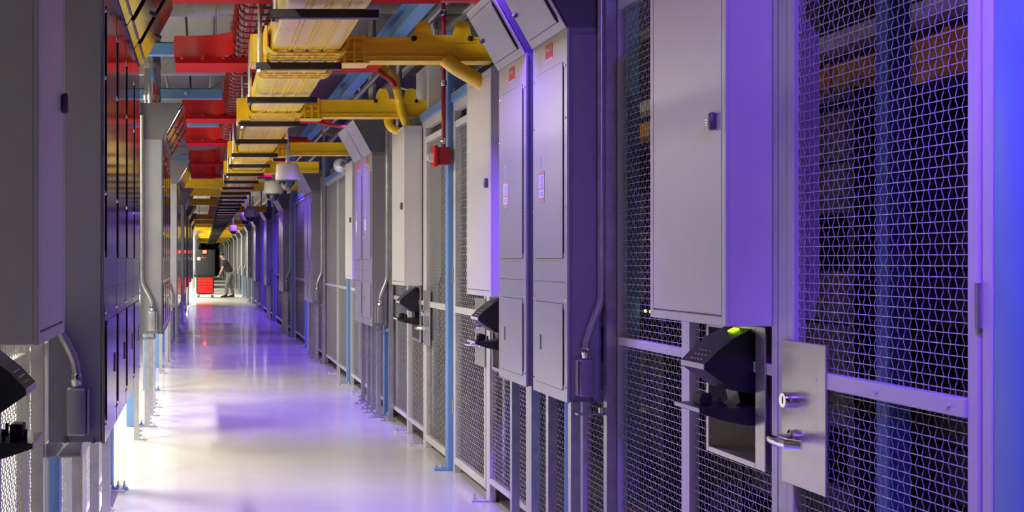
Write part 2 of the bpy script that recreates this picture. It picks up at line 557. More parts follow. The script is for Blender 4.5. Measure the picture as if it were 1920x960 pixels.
def reader_box(s, ya, yb, label, z0=0.815, z1=1.245):
    """open steel recess let into the fence"""
    y0, y1 = min(ya, yb), max(ya, yb)
    wd = y1 - y0
    t = thing('reader_box', label, 'box', (FX[s], y0, z0), 'steel reader boxes')
    h = z1 - z0
    dp = 0.14
    part('shell', t, 'plate', ('rb', s, round(wd, 3)), lambda m: (
        m.box(s * dp, s * (dp + 0.004), 0, wd, 0, h), m.box(0, s * dp, 0, 0.004, 0, h), m.box(0, s * dp, wd - 0.004, wd, 0, h),
        m.box(0, s * dp, 0.004, wd - 0.004, 0, 0.004), m.box(0, s * dp, 0.004, wd - 0.004, h - 0.004, h)))
    part('flange', t, 'plate', ('rf', s, round(wd, 3)), lambda m: (
        m.box(-s * 0.006, 0, -0.06, 0.006, -0.012, h, 0.0015), m.box(-s * 0.006, 0, wd - 0.006, wd + 0.012, -0.012, h, 0.0015),
        m.box(-s * 0.006, 0, 0.006, wd - 0.006, -0.012, 0.006, 0.0015), m.box(-s * 0.006, 0, 0.006, wd - 0.006, h - 0.02, h, 0.0015)))
    return t

def hand_reader(s, y0, label, wd=0.19, lit=False):
    t = thing('hand_reader', label, 'reader', (FX[s], y0, 0), 'black hand scanners')
    X = lambda a: s * (a - 1.72)
    k = (s,)
    hd = part('head', t, 'black', k, lambda m: m.prism([(X(1.569), 1.126), (X(1.568), 1.108), (X(1.60), 1.085), (X(1.668), 1.040), (X(1.74), 1.032), (X(1.855), 1.032),
                                                (X(1.855), 1.238), (X(1.72), 1.238), (X(1.66), 1.208), (X(1.61), 1.168)], 0, wd))
    part('front_strip', hd, 'camwhite', k, lambda m: m.box(X(1.5675), X(1.5655), 0.004, wd - 0.004, 1.108, 1.125), label='pale front edge strip')
    part('neck', t, 'black', k, lambda m: m.prism([(X(1.69), 1.045), (X(1.855), 1.045), (X(1.855), 0.97), (X(1.66), 0.97), (X(1.70), 1.0)], 0.05, wd - 0.05))
    bs = part('base', t, 'black', k, lambda m: m.prism([(X(1.55), 0.988), (X(1.55), 0.974), (X(1.62), 0.950), (X(1.70), 0.934), (X(1.855), 0.934),
                                                 (X(1.855), 0.992), (X(1.66), 0.988)], -0.004, wd + 0.004))
    part('edge_strip', bs, 'camwhite', k, lambda m: m.box(X(1.5495), X(1.5475), -0.004, wd + 0.004, 0.975, 0.987), label='pale front edge strip')
    part('finger_block', bs, 'blackmat', k, lambda m: m.box(X(1.585), X(1.62), 0.07, 0.13, 0.988, 1.026, 0.004))
    for (px, py) in ((1.575, 0.05), (1.60, 0.155), (1.63, 0.04), (1.64, 0.16)):
        part('finger_pin', bs, 'blackmat', k, lambda m: m.cyl((0, 0, 0), (0, 0, 0.03), 0.005, 8), loc=(X(px), py, 0.987))
    # keypad on the sloped top
    sl = (1.168 - 1.126) / (1.61 - 1.569)
    for r in range(3):
        for c in range(4):
            xx = 1.578 + r * 0.013
            zz = 1.126 + (xx - 1.569) * sl
            part('key', hd, 'camwhite', ('key', s), lambda m: m.box(-0.0022, 0.0022, -0.003, 0.003, -0.001, 0.002), loc=(X(xx), 0.05 + c * 0.026, zz + 0.0005))
    part('display', hd, 'green' if lit else 'dome', k, lambda m: m.prism([(X(1.685), 1.2215), (X(1.705), 1.2315), (X(1.703), 1.2345), (X(1.683), 1.2245)], 0.065, 0.105), label='lit green display' if lit else 'dark display')
    return t

# ------------------------------------------------------------------ electrical panels
def text_mesh(txt, size, material):
    k = ('txt', txt, size, material)
    if k in CACHE:
        return CACHE[k]
    c = bpy.data.curves.new('lettering', 'FONT')
    c.body = txt
    c.size = size
    c.align_x = 'CENTER'
    c.align_y = 'CENTER'
    c.extrude = 0.0004
    o = bpy.data.objects.new('tmp', c)
    COL.objects.link(o)
    dg = bpy.context.evaluated_depsgraph_get()
    me = bpy.data.meshes.new_from_object(o.evaluated_get(dg))
    bpy.data.objects.remove(o)
    me.materials.clear()
    me.materials.append(MATS[material])
    CACHE[k] = me
    return me

def lettering(parent, txt, size, material, loc, s):
    o = bpy.data.objects.new('lettering', text_mesh(txt, size, material))
    COL.objects.link(o)
    o.parent = parent
    m = Matrix(((0, 0, -s), (-s, 0, 0), (0, 1, 0)))
    o.rotation_euler = m.to_euler()
    o.location = loc
    return o

PZ0, PZ1, HZ = 0.85, 2.43, 2.725
def electrical_panel(s, xf, xb, y0, wd, label, level=2, code=None, tag=True, face='steel', hood_door=True):
    """xf corridor face, xb back; level 2 full detail, 1 medium, 0 far"""
    t = thing('electrical_panel', label, 'panel', (xf, y0, PZ0), 'grey electrical panels')
    dp = abs(xb - xf)
    h = PZ1 - PZ0
    hh = HZ - PZ0
    k = (s, round(wd, 3), round(dp, 3), level)
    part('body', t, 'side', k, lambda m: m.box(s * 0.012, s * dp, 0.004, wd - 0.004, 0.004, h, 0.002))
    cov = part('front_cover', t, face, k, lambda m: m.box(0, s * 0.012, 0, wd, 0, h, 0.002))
    hood = part('hood', t, 'sidedark', k, lambda m: m.prism([(s * 0.006, h), (s * -0.155, hh - 0.006), (s * -0.155, hh), (s * dp, hh), (s * dp, h)], 0.004, wd - 0.004))
    # sloping hood front
    L = math.hypot(0.165, hh - h)
    ux, uz = -0.165 / L, (hh - h) / L
    nx, nz = -uz, ux
    def sl(u, n):
        return (s * (ux * u + nx * n), h + uz * u + nz * n)
    hf = 'hood' if face == 'steel' else 'gloss'
    hc = part('hood_cover', hood, hf, k, lambda m: m.prism([sl(0, 0), sl(L, 0), sl(L, 0.006), sl(0.0, 0.006)], 0.002, wd - 0.002))
    if level == 0:
        return t
    if hood_door:
        part('hood_door', hood, hf, k, lambda m: m.prism([sl(0.04, 0.011), sl(L - 0.04, 0.011), sl(L - 0.04, 0.015), sl(0.04, 0.015)], 0.045, wd - 0.045))
        part('hood_seam', hood, 'black', k, lambda m: (m.prism([sl(0.037, 0.0055), sl(L - 0.037, 0.0055), sl(L - 0.037, 0.0115), sl(0.037, 0.0115)], 0.042, wd - 0.042),
                                                       m.prism([sl(0.05, 0.0055), sl(L - 0.05, 0.0055), sl(L - 0.05, 0.0165), sl(0.05, 0.0165)], 0.036, 0.045)))
        kn = sl(L * 0.5, 0.015)
        kn2 = sl(L * 0.5, 0.035)
        part('knob', hood, 'sidedark', k, lambda m: m.cyl((kn[0], wd - 0.075, kn[1]), (kn2[0], wd - 0.075, kn2[1]), 0.010, 10))
    doors = ((1.46, 2.29), (0.90, 1.263)) if level == 2 else ((1.46, 2.29), (0.92, 1.25))
    for (a, b) in doors:
        a -= PZ0
        b -= PZ0
        part('door_gap', t, 'black', k + (a,), lambda m: (m.box(-s * 0.0005, s * 0.004, 0.052, wd - 0.052, a - 0.003, b + 0.003),
                                                          m.box(-s * 0.004, s * 0.004, 0.046, 0.053, a + 0.02, b - 0.02)))
        dr = part('panel_door', t, face, k + (a,), lambda m: m.box(-s * 0.004, s * 0.004, 0.055, wd - 0.055, a, b, 0.001))
        if a < 0.3:
            part('slot_latch', dr, 'chrome', k, lambda m: m.box(-s * 0.008, 0, wd - 0.15, wd - 0.138, (a + b) / 2 - 0.035, (a + b) / 2 + 0.035, 0.002))
    part('cover_seam', t, 'sidedark', k, lambda m: m.box(-s * 0.0008, s * 0.004, 0.03, wd - 0.03, 1.355 - PZ0, 1.358 - PZ0))
    for zz in (0.06, 0.43, 0.82, 1.2, 1.42):
        for yy in (0.018, wd - 0.018):
            part('screw', cov, 'chrome', ('sc', s), lambda m: m.lathe([(0.007, 0), (0.006, -s * 0.003), (0.002, -s * 0.005)], (0, 0, 0), 8, 'x'), loc=(0, yy, zz))
    if code:
        lb = part('red_label', t, 'label_red', k, lambda m: m.box(-s * 0.0012, s * 0.001, wd * 0.5 - 0.055, wd * 0.5 + 0.055, 2.335 - PZ0, 2.405 - PZ0), label='red nameplate with white code')
        part('white_strip', lb, 'paper', k, lambda m: m.box(-s * 0.0014, s * 0.001, wd * 0.5 - 0.055, wd * 0.5 + 0.055, 2.335 - PZ0, 2.341 - PZ0))
        if level == 2:
            lettering(lb, code, 0.026, 'paper', (-s * 0.0018, wd * 0.5, 2.378 - PZ0), s)
    if tag:
        tg = part('inspection_tag', t, 'tan', k, lambda m: m.box(-s * 0.0055, -s * 0.004, wd * 0.62, wd * 0.62 + 0.085, 1.71 - PZ0, 1.85 - PZ0), label='tan and white inspection tag')
        part('tag_paper', tg, 'paper', k, lambda m: (m.box(-s * 0.0060, -s * 0.005, wd * 0.62, wd * 0.62 + 0.085, 1.775 - PZ0, 1.834 - PZ0),
                                                     m.box(-s * 0.0060, -s * 0.005, wd * 0.62, wd * 0.62 + 0.085, 1.731 - PZ0, 1.768 - PZ0)))
        part('label_strip', t, 'paper', k, lambda m: m.box(-s * 0.0050, -s * 0.004, wd * 0.62 + 0.05, wd * 0.62 + 0.064, 1.86 - PZ0, 1.925 - PZ0))
        if level == 2:
            part('tag_lines', tg, 'ink', k, lambda m: [m.box(-s * 0.0064, -s * 0.006, wd * 0.62 + 0.01, wd * 0.62 + (0.05 + 0.022 * ((q * 7) % 3) / 2), zq - PZ0, zq + 0.0016 - PZ0)
                                                       for q, zq in enumerate([1.739, 1.746, 1.753, 1.760, 1.782, 1.789, 1.796, 1.803, 1.810, 1.817, 1.824])])
            part('strip_marks', t, 'ink', k, lambda m: [m.box(-s * 0.0054, -s * 0.005, wd * 0.62 + 0.053, wd * 0.62 + 0.061, 1.865 + q * 0.007 - PZ0, 1.868 + q * 0.007 - PZ0) for q in range(8)])
    return t

def side_conduit(s, xf, xb, y0, label, level=2, top=2.62):
    """conduit on the camera-facing side of a panel bank, ending in a fitting box"""
    t = thing('conduit', label, 'conduit', (xb, y0 - 0.03, PZ0), 'side conduits of the panel banks')
    dp = abs(xb - xf)
    xa = -s * (dp * 0.52)
    xt = -s * 0.012
    pts = [(xt, 0, top - PZ0), (xt, 0, 0.46)]
    for i in range(1, 9):
        u = i / 8
        e = u * u * (3 - 2 * u)
        pts.append((xt + (xa - xt) * e, 0, 0.46 - 0.22 * u))
    pts.append((xa, 0, 0.19))
    part('pipe', t, 'galv', (s, round(dp, 3)), lambda m: m.tube(pts, 0.0155, 12))
    part('coupling', t, 'chrome', (s, round(dp, 3)), lambda m: m.lathe([(0.019, 0.235), (0.021, 0.228), (0.021, 0.205), (0.0185, 0.20), (0.0185, 0.19)], (xa, 0, 0), 14))
    part('fitting_box', t, 'side', (s, round(dp, 3)), lambda m: m.box(xa - 0.032, xa + 0.032, -0.02, 0.03, 0.03, 0.19, 0.012, 3))
    part('box_lid', t, 'galv', (s, round(dp, 3)), lambda m: m.box(xa - 0.034, xa - 0.042 , -0.015, 0.025, 0.036, 0.184, 0.003) if s > 0 else m.box(xa + 0.034, xa + 0.042, -0.015, 0.025, 0.036, 0.184, 0.003))
    if level == 2:
        for q in (0.3, 0.8):
            part('bolt', t, 'sidedark', ('cb', s), lambda m: m.lathe([(0.010, 0.03), (0.010, 0.022), (0.005, 0.02)], (0, 0, 0), 10, 'y'), loc=(-s * dp * q, 0, 0.012))
    return t

# ================================================================== RIGHT WALL
XF_R, XB_R = 1.53, 1.675
right_posts = [2.57, 5.62, 8.43, 11.38, 14.30, 17.25, 20.2, 23.1, 26.0, 28.95, 31.9, 34.8, 37.8, 40.7, 43.6, 46.5, 49.5, 52.4]
for i, y in enumerate(right_posts):
    steel_post(1, y, nth(i, 'blue steel post', 'along the right fence'), near=(y < 20), xo=0.035 if i == 0 else 0.0)

# doors: hinge, latch
cage_door(1, 2.672, 3.610, 'violet-lit wire mesh cage door nearest the camera on the right', True)
cage_door(1, 2.565, 1.64, 'mesh cage door just beyond the right edge of the picture', False)
cage_door(1, 8.42, 7.44, 'white mesh cage door on the near side of the fire alarm post')
cage_door(1, 8.54, 9.47, 'white mesh cage door on the far side of the fire alarm post')

# cabinets with reader boxes
cabs = [(3.70, 4.323), (6.717, 7.327), (9.60, 10.22), (12.95, 13.57)]
cab_lab = ['large pale wall cabinet beside the violet-lit mesh door', 'white wall cabinet just behind the two steel panels',
           'white wall cabinet under the second yellow arm, left of the fire alarm', 'white wall cabinet half hidden behind the second right panel bank']
for (a, b), lb in zip(cabs, cab_lab):
    wall_cabinet(1, a, b, 1.577, lb)
reader_box(1, 3.80, 4.164, 'open steel reader box under the large pale cabinet')
hand_reader(1, 3.83, 'black hand scanner beside the violet-lit mesh door', lit=True)
reader_box(1, 6.90, 7.26, 'steel reader box partly hidden by the two steel panels')
hand_reader(1, 6.98, 'black hand scanner partly hidden behind the two steel panels')
reader_box(1, 9.70, 10.06, 'steel reader box under the cabinet left of the fire alarm')
hand_reader(1, 9.76, 'black hand scanner left of the fire alarm post')
# beige enclosure backs seen through the mesh
for i, (a, b) in enumerate(cabs[:3]):
    single('enclosure_back', nth(i, 'beige enclosure back', 'seen behind the right fence'), 'box', 'cream',
           lambda m: m.prism([(1.775, 1.27), (1.775, 3.0), (1.87, 3.0), (1.87, 1.35), (1.85, 1.27)], a + 0.02, b - 0.02), group='enclosure backs')

# fence panels on the right (y0, y1, hole)
rp = [(3.672, 4.371, (3.74 - 3.672, 4.176 - 3.672, 0.803, 1.245)), (4.371, 5.115, None), (5.115, 5.585, None), (5.755, 6.49, None), (6.49, 7.385, (6.84 - 6.49, 7.272 - 6.49, 0.803, 1.245)),
      (9.53, 10.30, (9.64 - 9.53, 10.072 - 9.53, 0.803, 1.245)), (10.30, 11.34, None), (11.50, 12.35, None), (12.35, 13.3, None), (13.3, 14.27, None),
      (14.43, 15.7, None), (15.7, 17.22, None), (17.38, 18.8, None), (18.8, 20.17, None)]
for i, (a, b, hl) in enumerate(rp):
    fence_panel(1, a, b, nth(i, 'wire mesh fence panel', 'on the right'), near=(b < 18), holes=hl)
fence_panel(1, 0.75, 1.575, 'mesh fence panel beside the camera, beyond the right picture edge', near=False)
fence_panel(1, -0.1, 0.74, 'mesh fence panel behind the camera on the right side', near=False)
for i in range(8):
    y = right_posts[6 + i]
    y2 = right_posts[7 + i]
    fence_panel(1, y + 0.13, y2 - 0.03, nth(i + len(rp), 'wire mesh fence panel', 'on the right'), near=False, pitch=0.0508)

# blue head rail along the top of the right fence
for i in range(8):
    ya, yb = right_posts[i] + 0.1, right_posts[i + 1]
    t = thing('head_rail', nth(i, 'blue head rail', 'on top of the right fence'), 'rail', (FX[1], ya, TOPZ), 'blue head rails')
    part('channel', t, 'blue', None, lambda m: m.box(-0.015, 0.05, 0.002, yb - ya - 0.002, 0.001, 0.066, 0.003))
    if i < 5:
        for q in (0.05, yb - ya - 0.05):
            part('bolt', t, 'chrome', 'hr', lambda m: (m.cyl((0, 0, 0.066), (0, 0, 0.082), 0.012, 6), m.cyl((0, 0, 0.08), (0, 0, 0.10), 0.006, 6)), loc=(0.0, q, 0))

# panel banks on the right
banks_r = [(5.15, 0.53, 0.125), (11.10, 0.60, 0.05), (17.2, 0.60, 0.05), (23.4, 0.60, 0.05), (29.4, 0.60, 0.05), (35.5, 0.6, 0.05), (41.6, 0.6, 0.05), (47.7, 0.6, 0.05), (53.8, 0.6, 0.05)] + [(59.9 + 6.1 * q, 0.6, 0.05) for q in range(10)]
codes = ['PP-02V', 'PP-02T']
for i, (y, wd, gap) in enumerate(banks_r):
    lv = 2 if i == 0 else (1 if i < 3 else 0)
    for j in range(2):
        where = ('near' if j == 0 else 'far') + ' panel of the %s panel bank on the right wall' % (ORD[i] if i else 'nearest')
        electrical_panel(1, XF_R, XB_R, y + j * (wd + gap), wd, 'grey steel electrical panel, ' + where, lv,
                         codes[j] if i < 2 else None, tag=(i < 2), hood_door=(i == 0))
    # inset side plate on the camera side
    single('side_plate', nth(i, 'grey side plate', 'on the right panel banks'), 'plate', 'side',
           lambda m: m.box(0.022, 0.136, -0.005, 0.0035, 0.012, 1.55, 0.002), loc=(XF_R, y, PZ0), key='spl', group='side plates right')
    side_conduit(1, XF_R, XB_R, y, nth(i, 'S-bent grey conduit', 'on the right panel banks'), lv)
    # struts under and beside
    ys = [y - 0.045, y + 0.2, y + 0.55, y + 0.84, y + 2 * wd + gap + 0.03]
    if True:
        for q, yy in enumerate(ys if i < 9 else (ys[0], ys[1], ys[3])):
            tall = q == 0
            if tall:
                lab = 'tall galvanised strut at the near edge of the %s right panel bank' % (ORD[i] if i else 'nearest')
            else:
                lab = '%s short strut leg under the %s right panel bank' % (ORD[q - 1], ORD[i] if i else 'nearest')
            strut(1.695 if tall else 1.62, yy, 3.6 if tall else PZ0, lab, 1, near=i < 3)
        t = thing('strut_stub', nth(i, 'short slotted strut', 'below the right panel banks'), 'strut', (1.62, y - 0.03, PZ0 - 0.045), 'slotted strut stubs')
        part('channel', t, 'galv', 'ss', lambda m: m.prism([(-0.06, 0), (0.075, 0), (0.075, 0.04), (0.07, 0.04), (0.07, 0.006), (-0.06, 0.006)], -0.02, 0.02))
        part('bolt', t, 'chrome', 'ss', lambda m: m.cyl((0.045, 0, 0.006), (0.045, 0, 0.03), 0.012, 6))

# ================================================================== LEFT WALL
XF_L, XB_L = -0.32, -0.505
left_posts = [1.9, 4.83, 7.72, 10.68, 13.63, 16.5, 19.4, 22.3, 25.2, 28.1, 31.0, 34.0, 37.0, 40.0]
for i, y in enumerate(left_posts):
    steel_post(-1, y, nth(i, 'blue steel post', 'along the left side'), near=(y < 18), xo=0.0)
lp = [(0.4, 1.35), (1.35, 1.87), (2.05, 2.95), (2.95, 3.62), (3.62, 4.22), (4.22, 4.80), (4.96, 5.6), (5.6, 6.3), (6.3, 7.0), (7.0, 7.69)]
for i, (a, b) in enumerate(lp):
    hl = (0.04, 0.52, 0.803, 1.245) if i == 3 else None
    fence_panel(-1, a, b, nth(i, 'backlit wire mesh fence panel', 'on the left'), near=(i > 1), holes=hl)
for i, y in enumerate((19.5, 20.95, 22.4, 23.85, 25.3, 26.75)):
    fence_panel(-1, y + 0.02, y + 1.37, '%s far wire mesh fence panel on the left, beyond the open bay' % ORD[i], near=False, pitch=0.0508)
wall_cabinet(-1, 2.88, 3.42, -0.385, 'dark violet-lit wall cabinet at the left edge of the picture', latch_far=True)
reader_box(-1, 3.05, 3.41, 'steel reader box under the left cabinet')
hand_reader(-1, 3.10, 'black hand scanner under the left cabinet')
banks_l = [4.01, 9.93, 15.68, 21.5, 27.4, 33.3, 39.2, 51.0] + [56.9 + 5.9 * q for q in range(10)]
for i, y in enumerate(banks_l):
    lv = 1 if i < 2 else 0
    n = 4
    for j in range(n):
        electrical_panel(-1, XF_L, XB_L, y + j * 0.555, 0.535,
                         'polished grey electrical panel, %s in the %s bank on the left wall' % (ORD[j], ORD[i] if i else 'nearest'), lv, None, tag=False, face='gloss', hood_door=True)
    side_conduit(-1, XF_L, XB_L, y, nth(i, 'S-bent grey conduit', 'on the left panel banks'), 2 if i < 3 else 1)
    if True:
        for q, yy in enumerate([y - 0.03, y + 0.75, y + 1.5, y + 2.15]):
            if q == 0:
                strut(-0.535, yy, 3.4, 'tall galvanised strut at the near edge of the %s left panel bank' % (ORD[i] if i else 'nearest'), -1, near=i < 3)
            else:
                strut(-0.485, yy, PZ0, '%s short strut leg under the %s left panel bank' % (ORD[q - 1], ORD[i] if i else 'nearest'), -1, near=i < 3)
        t = thing('strut_stub', nth(i, 'short slotted strut', 'below the left panel banks'), 'strut', (-0.455, y + 0.02, PZ0 - 0.045), 'slotted strut stubs')
        part('channel', t, 'galv', 'ssl', lambda m: [m.box(-0.06, 0.06, -0.02, 0.30, 0.0, 0.006), m.box(-0.06, -0.054, -0.02, 0.30, 0.006, 0.044), m.box(0.054, 0.06, -0.02, 0.30, 0.006, 0.044)])
        for q in range(3):
            part('slot', t, 'black', 'ssl', lambda m: m.box(-0.035, 0.035, 0, 0.03, -0.002, 0.0), loc=(0, 0.03 + q * 0.08, 0))
# silver duct above the second left bank
t = thing('silver_duct', 'shiny silver pipe standing on the second left panel bank', 'duct', (-0.415, 10.1, HZ + 0.002))
part('pipe', t, 'chrome', None, lambda m: m.cyl((0, 0, 0), (0, 0, 1.4), 0.068, 24))
part('clamp_band', t, 'galv', 'cb', lambda m: m.lathe([(0.068, 0.04), (0.073, 0.04), (0.073, 0.08), (0.068, 0.08)], (0, 0, 0), 24))
part('clamp_band', t, 'galv', 'cb', lambda m: m.lathe([(0.068, 0.04), (0.073, 0.04), (0.073, 0.08), (0.068, 0.08)], (0, 0, 0), 24), loc=(0, 0, 0.26))

# ================================================================== OVERHEAD
TB = 2.585            # underside of the yellow trough
TX0, TX1 = 0.37, 0.75
bars = [5.44 + 1.46 * k - 1.46 for k in range(55)]

def u_profile(x0, x1, z0, h, th=0.004, ribs=3, rd=0.008):
    """open trough with lengthwise ribs underneath and outward lips"""
    r = 0.025
    low = [(x0 - 0.014, z0 + h), (x0 - 0.014, z0 + h - 0.012), (x0, z0 + h - 0.016), (x0, z0 + r), (x0 + r * 0.3, z0 + r * 0.3), (x0 + r, z0)]
    n = ribs
    wd = x1 - x0
    for i in range(n):
        c = x0 + wd * (i + 0.5 + 0.5 * 0) / n
        c = x0 + r + (wd - 2 * r) * (i + 1) / (n + 1)
        low += [(c - 0.020, z0), (c - 0.016, z0 - rd), (c - 0.006, z0 - rd), (c - 0.003, z0), (c + 0.003, z0), (c + 0.006, z0 - rd), (c + 0.016, z0 - rd), (c + 0.020, z0)]
    low += [(x1 - r, z0), (x1 - r * 0.3, z0 + r * 0.3), (x1, z0 + r), (x1, z0 + h - 0.016), (x1 + 0.014, z0 + h - 0.012), (x1 + 0.014, z0 + h)]
    up = [(x1, z0 + h), (x1 - th, z0 + h - 0.01), (x1 - th, z0 + r), (x1 - r, z0 + th), (x0 + r, z0 + th), (x0 + th, z0 + r), (x0 + th, z0 + h - 0.01), (x0, z0 + h)]
    return low + up

tr = thing('fiber_trough', 'long yellow fiber trough running overhead down the corridor', 'cable trough', (0, 0, TB))
prof = u_profile(TX0, TX1, 0, 0.115)
for k, y in enumerate(bars[:-1]):
    part('trough_section', tr, 'ytray', 'ts', lambda m: m.prism(prof, 0.0, 1.46), loc=(0, y, 0))
def coupler(m):
    o = 0.035
    w0, w1 = TX0 - o, TX1 + o
    pr = [(w0, 0.13), (w0, 0.02), (w0 + 0.012, -0.010), (w0 + 0.04, -0.022), (w1 - 0.04, -0.022), (w1 - 0.012, -0.010), (w1, 0.02), (w1, 0.13),
          (w1 - 0.012, 0.13), (w1 - 0.012, 0.02), (w1 - 0.045, -0.012), (w0 + 0.045, -0.012), (w0 + 0.012, 0.02), (w0 + 0.012, 0.13)]
    for a in (0.0, 0.085, 0.17):
        m.prism(pr, a, a + 0.03)
    for q in range(5):
        x = w0 + 0.05 + q * (w1 - w0 - 0.10) / 4
        m.box(x - 0.018, x + 0.018, 0.03, 0.17, -0.018, -0.008, 0.002)
    m.box(w0 + 0.004, w0 + 0.010, 0.03, 0.17, 0.02, 0.12)
    m.box(w1 - 0.010, w1 - 0.004, 0.03, 0.17, 0.02, 0.12)
def tee_body(m):
    o = 0.012
    m.prism([(TX0 - o, 0.15), (TX0 - o, 0.02), (TX0 + 0.02, -0.013), (TX1 - 0.02, -0.013), (TX1 + o, 0.02), (TX1 + o, 0.15), (TX1 + o - 0.006, 0.15), (TX1 + o - 0.006, 0.02),
             (TX1 - 0.02, -0.0095), (TX0 + 0.02, -0.0095), (TX0 - o + 0.006, 0.02), (TX0 - o + 0.006, 0.15)], -0.34, 0.34)
    for q in range(4):
        x = TX0 + 0.06 + q * (TX1 - TX0 - 0.12) / 3
        m.box(x - 0.008, x + 0.008, -0.34, 0.34, -0.020, -0.012, 0.002)
tee_y = [7.06, 9.80, 13.30, 15.9, 19.6, 21.6, 25.3, 28.9]
for y in tee_y:
    part('tee_body', tr, 'yellow', 'tee', tee_body, loc=(0, y, 0))
cpl_y = [y + d for y in tee_y for d in (-0.46, 0.28)] + [11.5, 17.7]
for y in cpl_y:
    part('coupler', tr, 'yellow', 'cpl', coupler, loc=(0, y, 0))

hz_bar = TB - 0.024
for k, y in enumerate(bars):
    t = thing('trapeze_hanger', nth(k, 'black trapeze hanger', 'under the yellow trough'), 'hanger', (0.33, y, hz_bar - 0.032), 'trapeze hangers of the yellow trough')
    part('bar', t, 'black', 'tb', lambda m: m.box(-0.03, 0.45, -0.021, 0.021, -0.008, 0.032, 0.003))
    for q, nm in ((-0.008, 'rod_near'),):
        if nm == 'rod_far' and k > 9:
            continue
        rd = part('rod', t, 'galv', ('tr', q), lambda m: m.cyl((0, 0, -0.02), (0, 0, 1.68), 0.012, 8), loc=(q + (0.0 if q < 0 else 0.03), 0, 0))
        if k < 10:
            part('nut', rd, 'chrome', ('tn'), lambda m: (m.cyl((0, 0, -0.022), (0, 0, -0.002), 0.018, 6)))
    if k < 8:
        part('top_strut', t, 'galv', 'tst', lambda m: m.box(-0.06, 0.10, -0.025, 0.025, 0.50, 0.56, 0.003))

# cross arms from the trough to the cabinets
def trough_arm(y, x0, x1, label, spout=True, stub=True, near=True):
    t = thing('trough_arm', label, 'cable trough', (0, y, TB), 'yellow cross arms')
    def pr(a, z0, h, w):
        return [(a - w, z0 + h), (a - w, z0), (a + w, z0), (a + w, z0 + h), (a + w - 0.006, z0 + h), (a + w - 0.006, z0 + 0.006), (a - w + 0.006, z0 + 0.006), (a - w + 0.006, z0 + h)]
    L0, L1 = min(x0, x1), max(x0, x1)
    k = (round(L0, 2), round(L1, 2))
    part('channel', t, 'yellow', k, lambda m: (m.prism(pr(0, 0, 0.135, 0.075), L0, L1, axis='x'),
                                              m.box(L0, L1, -0.083, -0.075, 0.022, 0.030), m.box(L0, L1, -0.085, -0.075, 0.122, 0.135), m.box(L0, L1, -0.081, -0.075, 0.0, 0.006)))
    d = 1 if x1 > x0 else -1
    xa = x0 + d * 0.05
    def col(m):
        for q in (0.0, 0.055, 0.11):
            m.prism(pr(0, -0.012, 0.160, 0.092), xa + d * q, xa + d * (q + 0.016), axis='x')
        for zz in (0.0, 0.045, 0.09, 0.13):
            m.box(xa, xa + d * 0.126, -0.088, -0.074, zz, zz + 0.012)
        m.box(xa - d * 0.03, xa + d * 0.15, -0.094, 0.094, -0.016, -0.008, 0.003)
    part('collar', t, 'yellow', k, col)
    if stub:
        xs = (TX0 - 0.09) if d > 0 else (TX1 + 0.09)
        part('end_cap', t, 'yellow', k + ('c',), lambda m: (m.box(xs, xs + d * 0.085, -0.10, -0.088, -0.012, 0.15, 0.003), m.box(xs, xs + d * 0.085, 0.088, 0.10, -0.012, 0.15, 0.003),
                                                          m.box(xs - d * 0.008, xs, -0.10, 0.10, -0.012, 0.15, 0.003), m.box(xs, xs + d * 0.10, -0.10, 0.10, -0.02, -0.012, 0.003)))
    if spout:
        xe = x1 - d * 0.30
        def sp(m):
            for q in (-0.11, 0.11):
                m.prism([(xe + q - 0.055, 0.13), (xe + q - 0.035, 0.20), (xe + q - 0.02, 0.225), (xe + q + 0.03, 0.225), (xe + q + 0.045, 0.20), (xe + q + 0.06, 0.13)], -0.088, -0.078)
            m.prism([(xe - 0.18, 0.10), (xe - 0.16, 0.145), (xe + 0.17, 0.145), (xe + 0.19, 0.10)], -0.0875, -0.078)
        part('spout_guard', t, 'yellow', k, sp)
        for q in (-0.16, 0.16):
            part('thumb_screw', t, 'black', k, lambda m: (m.lathe([(0.016, -0.087), (0.016, -0.097), (0.008, -0.10)], (0, 0, 0), 12, 'y')), loc=(xe + q, 0, 0.125))
    return t

arms = [(7.06, 0.75, 1.66), (9.80, 0.75, 1.83), (13.30, 0.75, 1.62), (15.9, 0.75, 1.5), (20.0, 0.75, 1.55), (28.9, 0.75, 1.5), (38.5, 0.75, 1.5), (42.0, 0.75, 1.5), (46.0, 0.75, 1.5), (50.5, 0.75, 1.5), (56.0, 0.75, 1.5), (62.0, 0.75, 1.5), (70.0, 0.75, 1.5), (80.0, 0.75, 1.5)]
for i, (y, a, b) in enumerate(arms):
    trough_arm(y, a, b, nth(i, 'yellow cross arm', 'reaching right from the trough'), spout=i < 2)
arms_l = [(19.2, 0.37, -0.34), (21.6, 0.37, -0.34), (25.3, 0.37, -0.34), (34.0, 0.37, -0.34), (38.4, 0.37, -0.34), (42.2, 0.37, -0.34), (46.5, 0.37, -0.34), (51.5, 0.37, -0.34), (57.0, 0.37, -0.34), (63.0, 0.37, -0.34), (71.0, 0.37, -0.34), (81.0, 0.37, -0.34)]
for i, (y, a, b) in enumerate(arms_l):
    trough_arm(y, a, b, nth(i, 'yellow cross arm', 'reaching left from the trough'), spout=False, stub=False)

